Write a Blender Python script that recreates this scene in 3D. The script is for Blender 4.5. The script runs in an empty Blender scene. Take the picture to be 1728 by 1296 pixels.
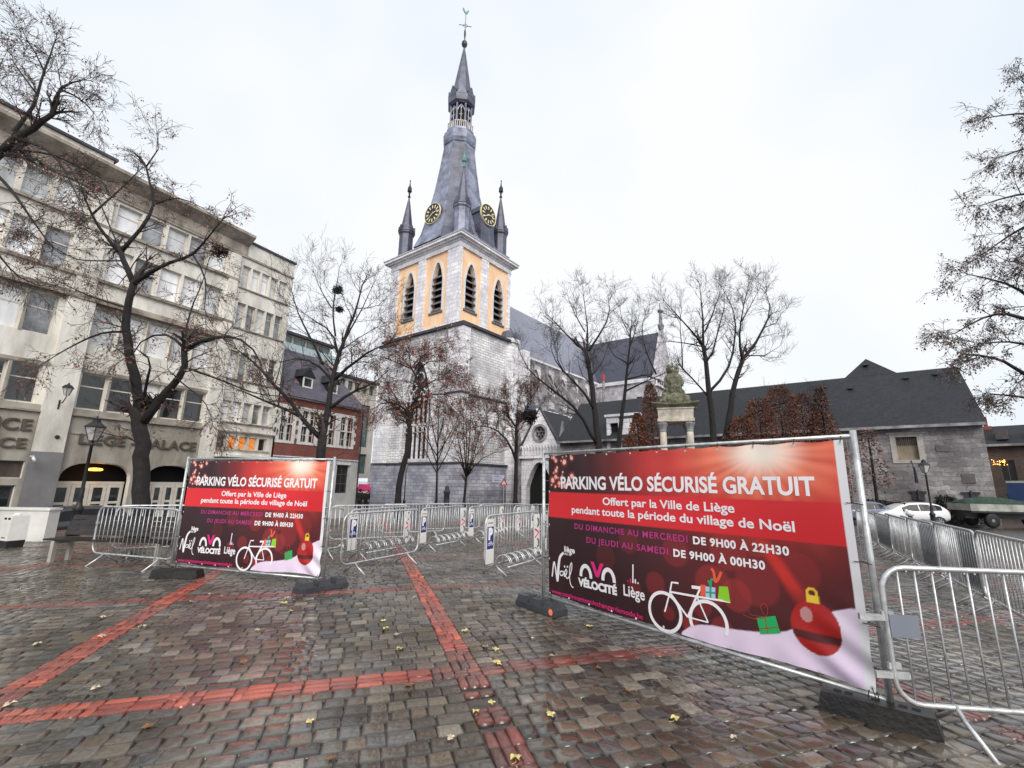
import bpy, bmesh, math, random
import numpy as np
from mathutils import Vector, Matrix
from mathutils.geometry import tessellate_polygon
random.seed(7)
S = bpy.context.scene
COL = S.collection
rad = math.radians

# ------------------------------------------------------------------ camera
FPX, PITCH, ROLL, CAMH = 775.0, rad(12.15), rad(1.01), 1.66      # focal length in pixels of the 1728 px wide photo
cd = bpy.data.cameras.new("camera"); cam = bpy.data.objects.new("camera", cd); COL.objects.link(cam)
cd.sensor_width = 36.0; cd.lens = FPX/1728*36; cd.clip_start = .05; cd.clip_end = 3000
_fw = Vector((0, math.cos(PITCH), math.sin(PITCH))); _rt = Vector((1, 0, 0)); _up = _rt.cross(_fw)
RT = _rt*math.cos(ROLL)+_up*math.sin(ROLL); UP = _up*math.cos(ROLL)-_rt*math.sin(ROLL); FW = _fw
cam.matrix_world = Matrix(((RT.x, UP.x, -FW.x, 0), (RT.y, UP.y, -FW.y, 0), (RT.z, UP.z, -FW.z, CAMH), (0, 0, 0, 1)))
S.camera = cam

# ------------------------------------------------------------------ sky, sun, exposure
SUN_EL, SUN_AZ = rad(38), rad(168)          # azimuth from +Y towards +X: high, behind the camera and to the right
w = bpy.data.worlds.new("World"); S.world = w; w.use_nodes = True
nt = w.node_tree; nt.nodes.clear()
def N(tree, t, **kw):
    n = tree.nodes.new(t)
    for k, v in kw.items():
        if k.startswith('i_'): n.inputs[k[2:]].default_value = v
        else: setattr(n, k, v)
    return n
sky = N(nt, 'ShaderNodeTexSky', sky_type='NISHITA', sun_disc=False, sun_elevation=SUN_EL, sun_rotation=SUN_AZ)
tc = N(nt, 'ShaderNodeTexCoord')
nz = N(nt, 'ShaderNodeTexNoise'); nz.inputs['Scale'].default_value = 1.7; nz.inputs['Detail'].default_value = 3
nt.links.new(tc.outputs['Generated'], nz.inputs['Vector'])
cr = N(nt, 'ShaderNodeValToRGB')
cr.color_ramp.elements[0].position = .36; cr.color_ramp.elements[0].color = (.80, .875, .955, 1)
cr.color_ramp.elements[1].position = .60; cr.color_ramp.elements[1].color = (.965, .98, 1.0, 1)
nt.links.new(nz.outputs['Fac'], cr.inputs['Fac'])
ml = N(nt, 'ShaderNodeMix', data_type='RGBA', blend_type='MULTIPLY'); ml.inputs['Factor'].default_value = 1
nt.links.new(cr.outputs['Color'], ml.inputs['A']); ml.inputs['B'].default_value = (5.6, 5.6, 5.6, 1)   # overcast cloud deck
mx = N(nt, 'ShaderNodeMix', data_type='RGBA'); mx.inputs['Factor'].default_value = .97
nt.links.new(sky.outputs['Color'], mx.inputs['A']); nt.links.new(ml.outputs['Result'], mx.inputs['B'])
bg = N(nt, 'ShaderNodeBackground'); bg.inputs['Strength'].default_value = .1
nt.links.new(mx.outputs['Result'], bg.inputs['Color'])
ow = N(nt, 'ShaderNodeOutputWorld'); nt.links.new(bg.outputs['Background'], ow.inputs['Surface'])
sl = bpy.data.lights.new("sun", 'SUN'); sl.energy = 1.5; sl.angle = rad(40); sl.color = (1, .95, .88)
so = bpy.data.objects.new("sun", sl); COL.objects.link(so)
_sd = Vector((math.sin(SUN_AZ)*math.cos(SUN_EL), math.cos(SUN_AZ)*math.cos(SUN_EL), math.sin(SUN_EL)))
so.rotation_euler = _sd.to_track_quat('Z', 'Y').to_euler(); so.location = (20, -30, 60)
S.view_settings.view_transform = 'Standard'; S.view_settings.look = 'None'
S.view_settings.exposure = 0.9; S.view_settings.gamma = 1; S.view_settings.use_curve_mapping = False
S.cycles.max_bounces = 6; S.cycles.transparent_max_bounces = 6; S.cycles.caustics_reflective = False; S.cycles.caustics_refractive = False

# ------------------------------------------------------------------ survey helpers: from a line of sight to a place
def gz(x, y):
    dp = 30+.8862*x-.4633*y; t = max(0, min(1, (8.5-dp)/3)); t = t*t*(3-2*t); e = max(0, min(1, (46-y)/10)); dip = -.75*t*e     # the street along the left facades lies lower
    y = min(y, 95.); return -.025*math.log1p(math.exp((y-8)/1.5))*1.5+dip
def ray(px, py): return RT*((px-864)/FPX)+UP*(-(py-648)/FPX)+FW
def at(px, py, Y):
    d = ray(px, py); return Vector((0, 0, CAMH))+d*(Y/d.y)
def gp(px, py, z=0):
    d = ray(px, py); lo, hi = .5, 400
    for _ in range(50):
        m = (lo+hi)/2; P = Vector((0, 0, CAMH))+d*m
        if P.z > gz(P.x, P.y)+z: lo = m
        else: hi = m
    return Vector((0, 0, CAMH))+d*lo
def onpl(px, py, P0, az):
    u = Vector((math.sin(rad(az)), math.cos(rad(az)))); n = Vector((-u.y, u.x)); d = ray(px, py)
    p0 = Vector((P0[0], P0[1])); t = n.dot(p0)/(n.x*d.x+n.y*d.y)
    return u.dot(Vector((d.x*t, d.y*t))-p0), CAMH+d.z*t

# ------------------------------------------------------------------ materials
def lin(r, g, b):
    f = lambda c: ((c/255+.055)/1.055)**2.4 if c > 10 else c/255/12.92
    return (f(r), f(g), f(b))
MATS = {}
def mat(name, rgb, rough=.7, metal=0, var=.18, vs=1.5, bump=0, bs=20, coat=0, emit=None, es=1, dirt=None, hue=None, spec=.5, streak=0):
    """noise-mottled principled material; dirt = second colour showing in large worn patches"""
    if name in MATS: return MATS[name]
    m = bpy.data.materials.new(name); m.use_nodes = True; t = m.node_tree; t.nodes.clear(); L = t.links.new
    o = N(t, 'ShaderNodeOutputMaterial'); p = N(t, 'ShaderNodeBsdfPrincipled'); L(p.outputs[0], o.inputs[0])
    p.inputs['Roughness'].default_value = rough; p.inputs['Metallic'].default_value = metal
    p.inputs['Coat Weight'].default_value = coat; p.inputs['Coat Roughness'].default_value = .06; p.inputs['Specular IOR Level'].default_value = spec
    c = N(t, 'ShaderNodeTexCoord'); n = N(t, 'ShaderNodeTexNoise'); n.inputs['Scale'].default_value = vs; n.inputs['Detail'].default_value = 7; n.inputs['Roughness'].default_value = .65
    if streak:
        mp = N(t, 'ShaderNodeMapping'); mp.inputs['Scale'].default_value = (1, 1, streak); L(c.outputs['Object'], mp.inputs['Vector']); L(mp.outputs[0], n.inputs['Vector'])
    else: L(c.outputs['Object'], n.inputs['Vector'])
    r = N(t, 'ShaderNodeValToRGB'); e = r.color_ramp.elements
    a = tuple(max(0, x*(1-var*1.6)) for x in rgb); b = tuple(min(1, x*(1+var)) for x in rgb)
    if dirt: a = dirt
    e[0].position = .33; e[0].color = (*a, 1); e[1].position = .66; e[1].color = (*b, 1)
    L(n.outputs['Fac'], r.inputs['Fac']); L(r.outputs['Color'], p.inputs['Base Color'])
    if bump:
        n2 = N(t, 'ShaderNodeTexNoise'); n2.inputs['Scale'].default_value = bs; n2.inputs['Detail'].default_value = 6; L(c.outputs['Object'], n2.inputs['Vector'])
        bm = N(t, 'ShaderNodeBump'); bm.inputs['Strength'].default_value = bump; bm.inputs['Distance'].default_value = .03
        L(n2.outputs['Fac'], bm.inputs['Height']); L(bm.outputs[0], p.inputs['Normal'])
    if emit: p.inputs['Emission Color'].default_value = (*emit, 1); p.inputs['Emission Strength'].default_value = es
    MATS[name] = m; return m
def matblocks(name, c1, c2, mortar, bw, bh, msize=.02, rough=.85, vs=.35, dark=None, bump=.5, mixd=.6, wob=0, horiz=False, spec=.5, coat=0):
    """coursed blocks (stone, brick, slates) on upright or pitched faces: u = x+y, v = z, with weathering over them"""
    if name in MATS: return MATS[name]
    m = bpy.data.materials.new(name); m.use_nodes = True; t = m.node_tree; t.nodes.clear(); L = t.links.new
    o = N(t, 'ShaderNodeOutputMaterial'); p = N(t, 'ShaderNodeBsdfPrincipled'); L(p.outputs[0], o.inputs[0]); p.inputs['Roughness'].default_value = rough
    p.inputs['Specular IOR Level'].default_value = spec; p.inputs['Coat Weight'].default_value = coat; p.inputs['Coat Roughness'].default_value = .25
    c = N(t, 'ShaderNodeTexCoord'); sp = N(t, 'ShaderNodeSeparateXYZ'); L(c.outputs['Object'], sp.inputs[0])
    ad = N(t, 'ShaderNodeMath', operation='ADD'); L(sp.outputs['X'], ad.inputs[0]); L(sp.outputs['Y'], ad.inputs[1])
    cb = N(t, 'ShaderNodeCombineXYZ')
    if horiz: L(sp.outputs['X'], cb.inputs[0]); L(sp.outputs['Y'], cb.inputs[1])
    else: L(ad.outputs[0], cb.inputs[0]); L(sp.outputs['Z'], cb.inputs[1])
    src = cb
    if wob:     # courses that wander and blocks of uneven length
        nw = N(t, 'ShaderNodeTexNoise'); nw.inputs['Scale'].default_value = 1.1; nw.inputs['Detail'].default_value = 3; L(c.outputs['Object'], nw.inputs['Vector'])
        sb = N(t, 'ShaderNodeVectorMath', operation='SUBTRACT'); L(nw.outputs['Color'], sb.inputs[0]); sb.inputs[1].default_value = (.5, .5, .5)
        sc_ = N(t, 'ShaderNodeVectorMath', operation='MULTIPLY'); L(sb.outputs[0], sc_.inputs[0]); sc_.inputs[1].default_value = (wob*3, wob, wob)
        src = N(t, 'ShaderNodeVectorMath', operation='ADD'); L(cb.outputs[0], src.inputs[0]); L(sc_.outputs[0], src.inputs[1])
    br = N(t, 'ShaderNodeTexBrick'); L(src.outputs[0], br.inputs['Vector']); br.inputs['Scale'].default_value = 1
    br.inputs['Brick Width'].default_value = bw; br.inputs['Row Height'].default_value = bh; br.inputs['Mortar Size'].default_value = msize; br.inputs['Mortar Smooth'].default_value = .3
    br.inputs['Bias'].default_value = 0
    br.inputs['Color1'].default_value = (*c1, 1); br.inputs['Color2'].default_value = (*c2, 1); br.inputs['Mortar'].default_value = (*mortar, 1)
    n = N(t, 'ShaderNodeTexNoise'); n.inputs['Scale'].default_value = vs; n.inputs['Detail'].default_value = 9; n.inputs['Roughness'].default_value = .7; L(c.outputs['Object'], n.inputs['Vector'])
    r = N(t, 'ShaderNodeValToRGB'); r.color_ramp.elements[0].position = .40; r.color_ramp.elements[1].position = .62
    dk = dark or tuple(x*.45 for x in c1)
    r.color_ramp.elements[0].color = (1, 1, 1, 1); r.color_ramp.elements[1].color = (0, 0, 0, 1); L(n.outputs['Fac'], r.inputs['Fac'])
    sc = N(t, 'ShaderNodeMath', operation='MULTIPLY'); sc.inputs[1].default_value = mixd; L(r.outputs['Color'], sc.inputs[0])
    mxx = N(t, 'ShaderNodeMix', data_type='RGBA'); L(sc.outputs[0], mxx.inputs['Factor']); L(br.outputs['Color'], mxx.inputs['A']); mxx.inputs['B'].default_value = (*dk, 1)
    # fine grain
    n3 = N(t, 'ShaderNodeTexNoise'); n3.inputs['Scale'].default_value = 5; n3.inputs['Detail'].default_value = 6; L(c.outputs['Object'], n3.inputs['Vector'])
    mr = N(t, 'ShaderNodeMapRange'); mr.inputs['To Min'].default_value = .62; mr.inputs['To Max'].default_value = 1.38; L(n3.outputs['Fac'], mr.inputs['Value'])
    vm = N(t, 'ShaderNodeVectorMath', operation='SCALE'); L(mxx.outputs['Result'], vm.inputs[0]); L(mr.outputs[0], vm.inputs['Scale'])
    L(vm.outputs[0], p.inputs['Base Color'])
    bm = N(t, 'ShaderNodeBump'); bm.inputs['Strength'].default_value = bump; bm.inputs['Distance'].default_value = .03
    inv = N(t, 'ShaderNodeMath', operation='SUBTRACT'); inv.inputs[0].default_value = 1; L(br.outputs['Fac'], inv.inputs[1])
    ad2 = N(t, 'ShaderNodeMath', operation='ADD'); L(inv.outputs[0], ad2.inputs[0]); L(n3.outputs['Fac'], ad2.inputs[1]); L(ad2.outputs[0], bm.inputs['Height']); L(bm.outputs[0], p.inputs['Normal'])
    MATS[name] = m; return m
def matattr(name, rough, rvar=.15, bump=.3, bs=60, attr='Col', spec=.5, coat=0, blend=None, wet=0):
    """material whose base colour is stored per stone / per printed dot in a colour attribute"""
    if name in MATS: return MATS[name]
    m = bpy.data.materials.new(name); m.use_nodes = True; t = m.node_tree; t.nodes.clear(); L = t.links.new
    o = N(t, 'ShaderNodeOutputMaterial'); p = N(t, 'ShaderNodeBsdfPrincipled'); L(p.outputs[0], o.inputs[0])
    a = N(t, 'ShaderNodeAttribute', attribute_name=attr); c = N(t, 'ShaderNodeTexCoord')
    p.inputs['Specular IOR Level'].default_value = spec; p.inputs['Coat Weight'].default_value = coat; p.inputs['Coat Roughness'].default_value = .1
    n = N(t, 'ShaderNodeTexNoise'); n.inputs['Scale'].default_value = .55; n.inputs['Detail'].default_value = 5; L(c.outputs['Object'], n.inputs['Vector'])
    mr = N(t, 'ShaderNodeMapRange'); mr.inputs['From Min'].default_value = .36; mr.inputs['From Max'].default_value = .64
    mr.inputs['To Min'].default_value = rough-rvar; mr.inputs['To Max'].default_value = rough+rvar; L(n.outputs['Fac'], mr.inputs['Value']); L(mr.outputs[0], p.inputs['Roughness'])
    n2 = N(t, 'ShaderNodeTexNoise'); n2.inputs['Scale'].default_value = bs; n2.inputs['Detail'].default_value = 5; L(c.outputs['Object'], n2.inputs['Vector'])
    if wet:     # a film of rain water, thicker in patches
        nw = N(t, 'ShaderNodeTexNoise'); nw.inputs['Scale'].default_value = .8; nw.inputs['Detail'].default_value = 6; nw.inputs['Roughness'].default_value = .6; L(c.outputs['Object'], nw.inputs['Vector'])
        mw = N(t, 'ShaderNodeMapRange'); mw.inputs['From Min'].default_value = .4; mw.inputs['From Max'].default_value = .6; mw.inputs['To Min'].default_value = wet*.25; mw.inputs['To Max'].default_value = wet; L(nw.outputs['Fac'], mw.inputs['Value']); L(mw.outputs[0], p.inputs['Coat Weight']); p.inputs['Coat Roughness'].default_value = .05; p.inputs['Coat IOR'].default_value = 1.75
    if blend:
        m2 = N(t, 'ShaderNodeMapRange'); m2.inputs['To Min'].default_value = 1-blend; m2.inputs['To Max'].default_value = 1+blend; L(n2.outputs['Fac'], m2.inputs['Value'])
        vm = N(t, 'ShaderNodeVectorMath', operation='SCALE'); L(a.outputs['Color'], vm.inputs[0]); L(m2.outputs[0], vm.inputs['Scale']); L(vm.outputs[0], p.inputs['Base Color'])
    else: L(a.outputs['Color'], p.inputs['Base Color'])
    if bump:
        bm = N(t, 'ShaderNodeBump'); bm.inputs['Strength'].default_value = bump; bm.inputs['Distance'].default_value = .01; L(n2.outputs['Fac'], bm.inputs['Height']); L(bm.outputs[0], p.inputs['Normal'])
    MATS[name] = m; return m

M = dict(
 galv=lambda: mat('galvanised_steel', (.56, .57, .58), .38, .6, .25, 9, .05, 60),
 cream=lambda: mat('cream_render', lin(228, 224, 216), .85, 0, .10, 1.0, .15, 30, dirt=lin(182, 177, 168), streak=.3),
 creamdk=lambda: mat('grey_weathered_render', lin(160, 154, 144), .85, 0, .2, 1.0, .2, 30, dirt=lin(116, 110, 101), streak=.35),
 cornice=lambda: mat('stained_brown_cornice', lin(158, 149, 138), .85, 0, .3, 1.2, .2, 20, dirt=lin(102, 93, 84), streak=.5),
 greypaint=lambda: mat('grey_paint', lin(120, 119, 120), .7, 0, .12, 1.2),
 darkgrey=lambda: mat('dark_grey_paint', lin(84, 80, 78), .6, 0, .2, 1.2),
 white=lambda: mat('white_paint', lin(226, 224, 220), .55, 0, .08, 2),
 winwood=lambda: mat('pale_window_frame', lin(205, 198, 188), .5, 0, .1, 2),
 glass=lambda: mat('dark_glass', (.016, .018, .02), .05, 0, .3, .7, spec=.9),
 curtain=lambda: mat('glass_over_white_curtain', (.82, .82, .84), .12, 0, .16, 1.1, coat=1, streak=.25),
 curtain2=lambda: mat('glass_over_grey_curtain', (.52, .53, .55), .1, 0, .3, 1.3, coat=1, streak=.4),
 curtain3=lambda: mat('glass_over_dim_room', (.24, .25, .27), .08, 0, .5, 1.0, coat=1),
 slate=lambda: matblocks('sheen_blue_slate', lin(126, 129, 146), lin(108, 111, 130), lin(78, 80, 96), .34, .19, .012, .4, .22, lin(92, 95, 112), .25, .4, coat=.5),  # nave slate, its wet sky sheen painted in as a paler base colour
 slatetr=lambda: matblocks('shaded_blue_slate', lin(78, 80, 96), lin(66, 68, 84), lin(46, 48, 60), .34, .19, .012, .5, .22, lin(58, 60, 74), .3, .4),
 slatedk=lambda: matblocks('dark_grey_slate', lin(50, 52, 58), lin(42, 44, 50), lin(30, 31, 36), .34, .2, .012, .6, .2, lin(38, 39, 42), .4, .5, spec=.25),
 zinc=lambda: mat('weathered_blue_lead', lin(138, 142, 162), .45, .15, .2, .5, .1, 6, dirt=lin(72, 74, 88)),
 lead=lambda: mat('dark_lead_sheet', lin(88, 91, 108), .45, .15, .25, .5, .1, 6, dirt=lin(50, 51, 62)),
 stone=lambda: matblocks('grey_limestone_blocks', lin(252, 250, 249), lin(224, 222, 223), lin(120, 118, 122), 1.2, .42, .035, .85, .25, lin(150, 148, 154), .6, .75, wob=.18),
 stonelow=lambda: matblocks('blue_grey_limestone_plinth', lin(200, 200, 207), lin(160, 160, 171), lin(108, 107, 116), 1.2, .5, .03, .85, .3, lin(112, 112, 128), .6, .75, wob=.2),
 ashlar=lambda: matblocks('pale_ashlar', lin(248, 246, 247), lin(226, 223, 227), lin(160, 157, 163), 1.6, .7, .03, .85, .45, lin(182, 179, 187), .6, .6, wob=.15),
 ashdark=lambda: mat('weathered_ashlar', lin(150, 148, 150), .85, 0, .3, .9, .4, 10, dirt=lin(86, 84, 88)),
 orange=lambda: mat('ochre_render', lin(242, 208, 174), .85, 0, .05, .5, .1, 10, dirt=lin(230, 182, 140), streak=.4),
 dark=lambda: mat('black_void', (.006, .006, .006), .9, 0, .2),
 louvre=lambda: mat('weathered_louvre', lin(110, 104, 106), .8, 0, .3, 2, streak=.3),
 ledge=lambda: mat('sooty_stone_ledge', lin(66, 65, 72), .85, 0, .3, 1.2, .3, 12),
 redbrick=lambda: matblocks('red_brick', lin(156, 84, 74), lin(128, 64, 58), lin(140, 112, 104), .22, .075, .008, .85, .5, lin(104, 60, 56), .3, .5),
 rubble=lambda: matblocks('old_rubble_wall', lin(180, 174, 174), lin(132, 127, 129), lin(128, 122, 123), .72, .34, .015, .9, .3, lin(98, 92, 94), .8, .85, wob=.42),
 bark=lambda: mat('dark_bark', (.016, .013, .013), .9, 0, .4, 6, .6, 25),
 twig=lambda: mat('brown_twigs', (.05, .037, .034), .9, 0, .3, 2),
 black=lambda: mat('black_iron', (.016, .016, .018), .45, 0, .3, 3),
 carglass=lambda: mat('dark_car_glass', (.01, .011, .013), .15, 0, .3, .7, spec=.25),
 lampglass=lambda: mat('frosted_lamp_glass', (.5, .5, .5), .2, 0, .1, 3),
 rubber=lambda: mat('grey_recycled_plastic', lin(58, 60, 66), .5, 0, .2, 6, .2, 40),
 concrete=lambda: mat('wet_dark_concrete', lin(30, 27, 25), .4, 0, .45, 5, .3, 30),
 tyre=lambda: mat('tyre_rubber', (.012, .012, .013), .7, 0, .2),
 alu=lambda: mat('wheel_alloy', (.5, .5, .52), .3, .8, .1),
 gold=lambda: mat('gilt', lin(238, 222, 176), .4, .1, .1),
 copper=lambda: mat('green_copper', lin(96, 138, 130), .6, 0, .25, 3),
)
def G(k): return M[k]()

# ------------------------------------------------------------------ mesh builder
class MB:
    def __init__(s, mp=None): s.v = []; s.f = []; s.mp = mp
    def add(s, vs, fs):
        o = len(s.v)
        s.v += [tuple(s.mp(*q)) if s.mp else tuple(q) for q in vs]; s.f += [tuple(i+o for i in f) for f in fs]; return s
    def box(s, x0, x1, y0, y1, z0, z1):
        return s.add([(x0, y0, z0), (x1, y0, z0), (x1, y1, z0), (x0, y1, z0), (x0, y0, z1), (x1, y0, z1), (x1, y1, z1), (x0, y1, z1)],
                     [(0, 3, 2, 1), (4, 5, 6, 7), (0, 1, 5, 4), (1, 2, 6, 5), (2, 3, 7, 6), (3, 0, 4, 7)])
    def tbox(s, x0, x1, y0, y1, z0, z1, ix, iy):      # box with a smaller top
        return s.add([(x0, y0, z0), (x1, y0, z0), (x1, y1, z0), (x0, y1, z0), (x0+ix, y0+iy, z1), (x1-ix, y0+iy, z1), (x1-ix, y1-iy, z1), (x0+ix, y1-iy, z1)],
                     [(0, 3, 2, 1), (4, 5, 6, 7), (0, 1, 5, 4), (1, 2, 6, 5), (2, 3, 7, 6), (3, 0, 4, 7)])
    def tube(s, pts, r, n=8, caps=True):
        pts = [Vector(p) for p in pts]; k = len(pts); rs = list(r) if hasattr(r, '__len__') else [r]*k
        tans = []
        for i in range(k):
            a = pts[max(0, i-1)]; b = pts[min(k-1, i+1)]; d = b-a; tans.append(d.normalized() if d.length > 1e-9 else Vector((0, 0, 1)))
        t = tans[0]; nrm = t.orthogonal().normalized(); vs = []
        for i in range(k):
            if i:
                ax = tans[i-1].cross(tans[i])
                if ax.length > 1e-7: nrm = Matrix.Rotation(tans[i-1].angle(tans[i]), 3, ax) @ nrm
            b = tans[i].cross(nrm)
            for j in range(n):
                a = 2*math.pi*j/n; vs.append(pts[i]+(nrm*math.cos(a)+b*math.sin(a))*rs[i])
        fs = [(i*n+j, i*n+(j+1) % n, (i+1)*n+(j+1) % n, (i+1)*n+j) for i in range(k-1) for j in range(n)]
        if caps: fs += [tuple(range(n-1, -1, -1)), tuple((k-1)*n+j for j in range(n))]
        return s.add(vs, fs)
    def lathe(s, prof, cx=0, cy=0, n=16, a0=0):
        """prof: list of (r, z)"""
        vs = [(cx+r*math.cos(a0+2*math.pi*j/n), cy+r*math.sin(a0+2*math.pi*j/n), z) for r, z in prof for j in range(n)]
        k = len(prof)
        fs = [(i*n+j, i*n+(j+1) % n, (i+1)*n+(j+1) % n, (i+1)*n+j) for i in range(k-1) for j in range(n)]
        fs += [tuple(range(n-1, -1, -1)), tuple((k-1)*n+j for j in range(n))]
        return s.add(vs, fs)
    def prism(s, poly, y0, y1):
        """poly in (x, z), extruded along y"""
        k = len(poly); vs = [(x, y0, z) for x, z in poly]+[(x, y1, z) for x, z in poly]
        fs = [tuple(range(k)), tuple(range(2*k-1, k-1, -1))]+[(i, i+k, (i+1) % k+k, (i+1) % k) for i in range(k)]
        return s.add(vs, fs)
    def ringprism(s, outer, inner, y0, y1):
        """closed frame between two polygons of equal length in (x, z)"""
        k = len(outer); vs = [(x, y, z) for y in (y0, y1) for P in (outer, inner) for x, z in P]; fs = []
        for i in range(k):
            j = (i+1) % k
            fs += [(i, j, k+j, k+i), (2*k+i, 3*k+i, 3*k+j, 2*k+j), (i, 2*k+i, 2*k+j, j), (k+i, k+j, 3*k+j, 3*k+i)]
        return s.add(vs, fs)
    def holes(s, outer, holes, y=0, depth=.3):
        """wall sheet in (x, z) with openings whose reveals run back to y+depth"""
        polys = [outer]+holes; flat = [q for P in polys for q in P]
        tri = tessellate_polygon([[Vector((x, z, 0)) for x, z in P] for P in polys])
        s.add([(x, y, z) for x, z in flat], [tuple(t) for t in tri])
        for P in holes:
            k = len(P); s.add([(x, y, z) for x, z in P]+[(x, y+depth, z) for x, z in P], [(i, (i+1) % k, (i+1) % k+k, i+k) for i in range(k)])
        return s
    def quad(s, *p): return s.add(list(p), [tuple(range(len(p)))])
    def build(s, name, m, parent=None, smooth=False, loc=None, recalc=True):
        me = bpy.data.meshes.new(name); me.from_pydata([tuple(v) for v in s.v], [], s.f)
        if recalc:
            bm = bmesh.new(); bm.from_mesh(me); bmesh.ops.recalc_face_normals(bm, faces=bm.faces); bm.to_mesh(me); bm.free()
        me.materials.append(m); o = bpy.data.objects.new(name, me); COL.objects.link(o)
        if smooth: me.polygons.foreach_set('use_smooth', [True]*len(me.polygons))
        if parent: o.parent = parent
        if loc: o.location = loc
        return o
def rect(x0, x1, z0, z1): return [(x0, z0), (x1, z0), (x1, z1), (x0, z1)]
def pointed(x0, x1, z0, z1, n=6, rise=None):
    """pointed-arch outline"""
    w_ = x1-x0; rise = rise or w_*.87; zs = z1-rise; c = (x0+x1)/2; P = [(x0, z0), (x1, z0)]
    for i in range(n+1): t = i/n; P.append((x1-(w_/2)*(1-math.cos(t*math.pi/2)), zs+rise*math.sin(t*math.pi/2)**1.0))
    for i in range(n-1, -1, -1): t = i/n; P.append((x0+(w_/2)*(1-math.cos(t*math.pi/2)), zs+rise*math.sin(t*math.pi/2)))
    # sharpen the crown
    out = []
    for x, z in P:
        if z > zs: d = abs(x-c)/(w_/2); z = zs+rise*(1-d**2.0)
        out.append((x, z))
    q = []
    for p_ in out:
        if not q or abs(p_[0]-q[-1][0])+abs(p_[1]-q[-1][1]) > 1e-4: q.append(p_)
    return q
def grow(P, d):
    cx = sum(p[0] for p in P)/len(P); cz = sum(p[1] for p in P)/len(P); w_ = max(p[0] for p in P)-min(p[0] for p in P); h_ = max(p[1] for p in P)-min(p[1] for p in P)
    x0 = (max(p[0] for p in P)+min(p[0] for p in P))/2; z0 = (max(p[1] for p in P)+min(p[1] for p in P))/2
    return [(x0+(x-x0)*(1+2*d/w_), z0+(z-z0)*(1+2*d/h_)) for x, z in P]
def basket(x0, x1, z0, zs, z1, n=7):
    P = [(x0, z0), (x1, z0)]; c = (x0+x1)/2; a = (x1-x0)/2
    for i in range(2*n+1):
        t = math.pi*i/(2*n); P.append((c+a*math.copysign(abs(math.cos(t))**.7, math.cos(t)), zs+(z1-zs)*math.sin(t)**.8))
    return P

def thing(name, label, cat, loc=(0, 0, 0), rz=0, group=None):
    o = bpy.data.objects.new(name, None); COL.objects.link(o); o.empty_display_size = .3
    o.location = loc; o.rotation_euler = (0, 0, rz); o['label'] = label; o['category'] = cat
    if group: o['group'] = group
    return o
def tag(o, label, cat, group=None):
    o['label'] = label; o['category'] = cat
    if group: o['group'] = group
    return o
def struct(o): o['kind'] = 'structure'; return o
def dup(root, loc, rz, label, group=None, scale=None, name=None):
    """a copy of a thing with copies of its parts and sub-parts"""
    r = root.copy(); COL.objects.link(r); r.location = loc; r.rotation_euler = (0, 0, rz); r['label'] = label
    if group: r['group'] = group
    if scale: r.scale = scale
    for ch in list(root.children):
        c = ch.copy(); COL.objects.link(c); c.parent = r
        for g in ch.children:
            d = g.copy(); COL.objects.link(d); d.parent = c
    return r
def text_mesh(body, bold=0.0, shear=0.0, space=1.0):
    """outline of a line of lettering as (verts, tris) with cap height 1, x from 0"""
    c = bpy.data.curves.new('lettering', 'FONT'); c.body = body; c.size = 1; c.offset = bold; c.shear = shear; c.space_character = space
    c.resolution_u = 4; o = bpy.data.objects.new('lettering', c); COL.objects.link(o)
    bpy.context.view_layer.update(); dg = bpy.context.evaluated_depsgraph_get(); me = o.evaluated_get(dg).to_mesh()
    vs = [tuple(v.co[:2]) for v in me.vertices]; fs = [tuple(p.vertices) for p in me.polygons]
    o.evaluated_get(dg).to_mesh_clear(); bpy.data.objects.remove(o); bpy.data.curves.remove(c)
    x0 = min(v[0] for v in vs); x1 = max(v[0] for v in vs)
    return [((v[0]-x0)/(x1-x0), v[1]/.70) for v in vs], fs
# ================================================================== GROUND
GA = rad(-17.0); GF = Vector((math.sin(GA), math.cos(GA))); GR = Vector((GF.y, -GF.x))     # the paving grid: along / across
def gxy(f, r): q = GF*f+GR*r; return q.x, q.y
m = MB(); ys = [-8+.5*i for i in range(0, 60)]+[22+2*i for i in range(0, 40)]+[105, 140, 220, 500, 1500]; xs = [-1500, -300, -120]+[-60+6*i for i in range(0, 21)]+[120, 300, 1500]
m.v = [(x, y, gz(x, y)-.013) for y in ys for x in xs]; k = len(xs)
m.f = [(j*k+i, j*k+i+1, (j+1)*k+i+1, (j+1)*k+i) for j in range(len(ys)-1) for i in range(k-1)]
gmat = matblocks('wet_setts_far', lin(72, 66, 62), lin(52, 47, 44), lin(26, 23, 20), .2, .165, .018, .25, .12, lin(40, 35, 32), .4, .7, horiz=True, spec=.35, coat=.6)
struct(m.build('ground', gmat, recalc=False))
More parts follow.
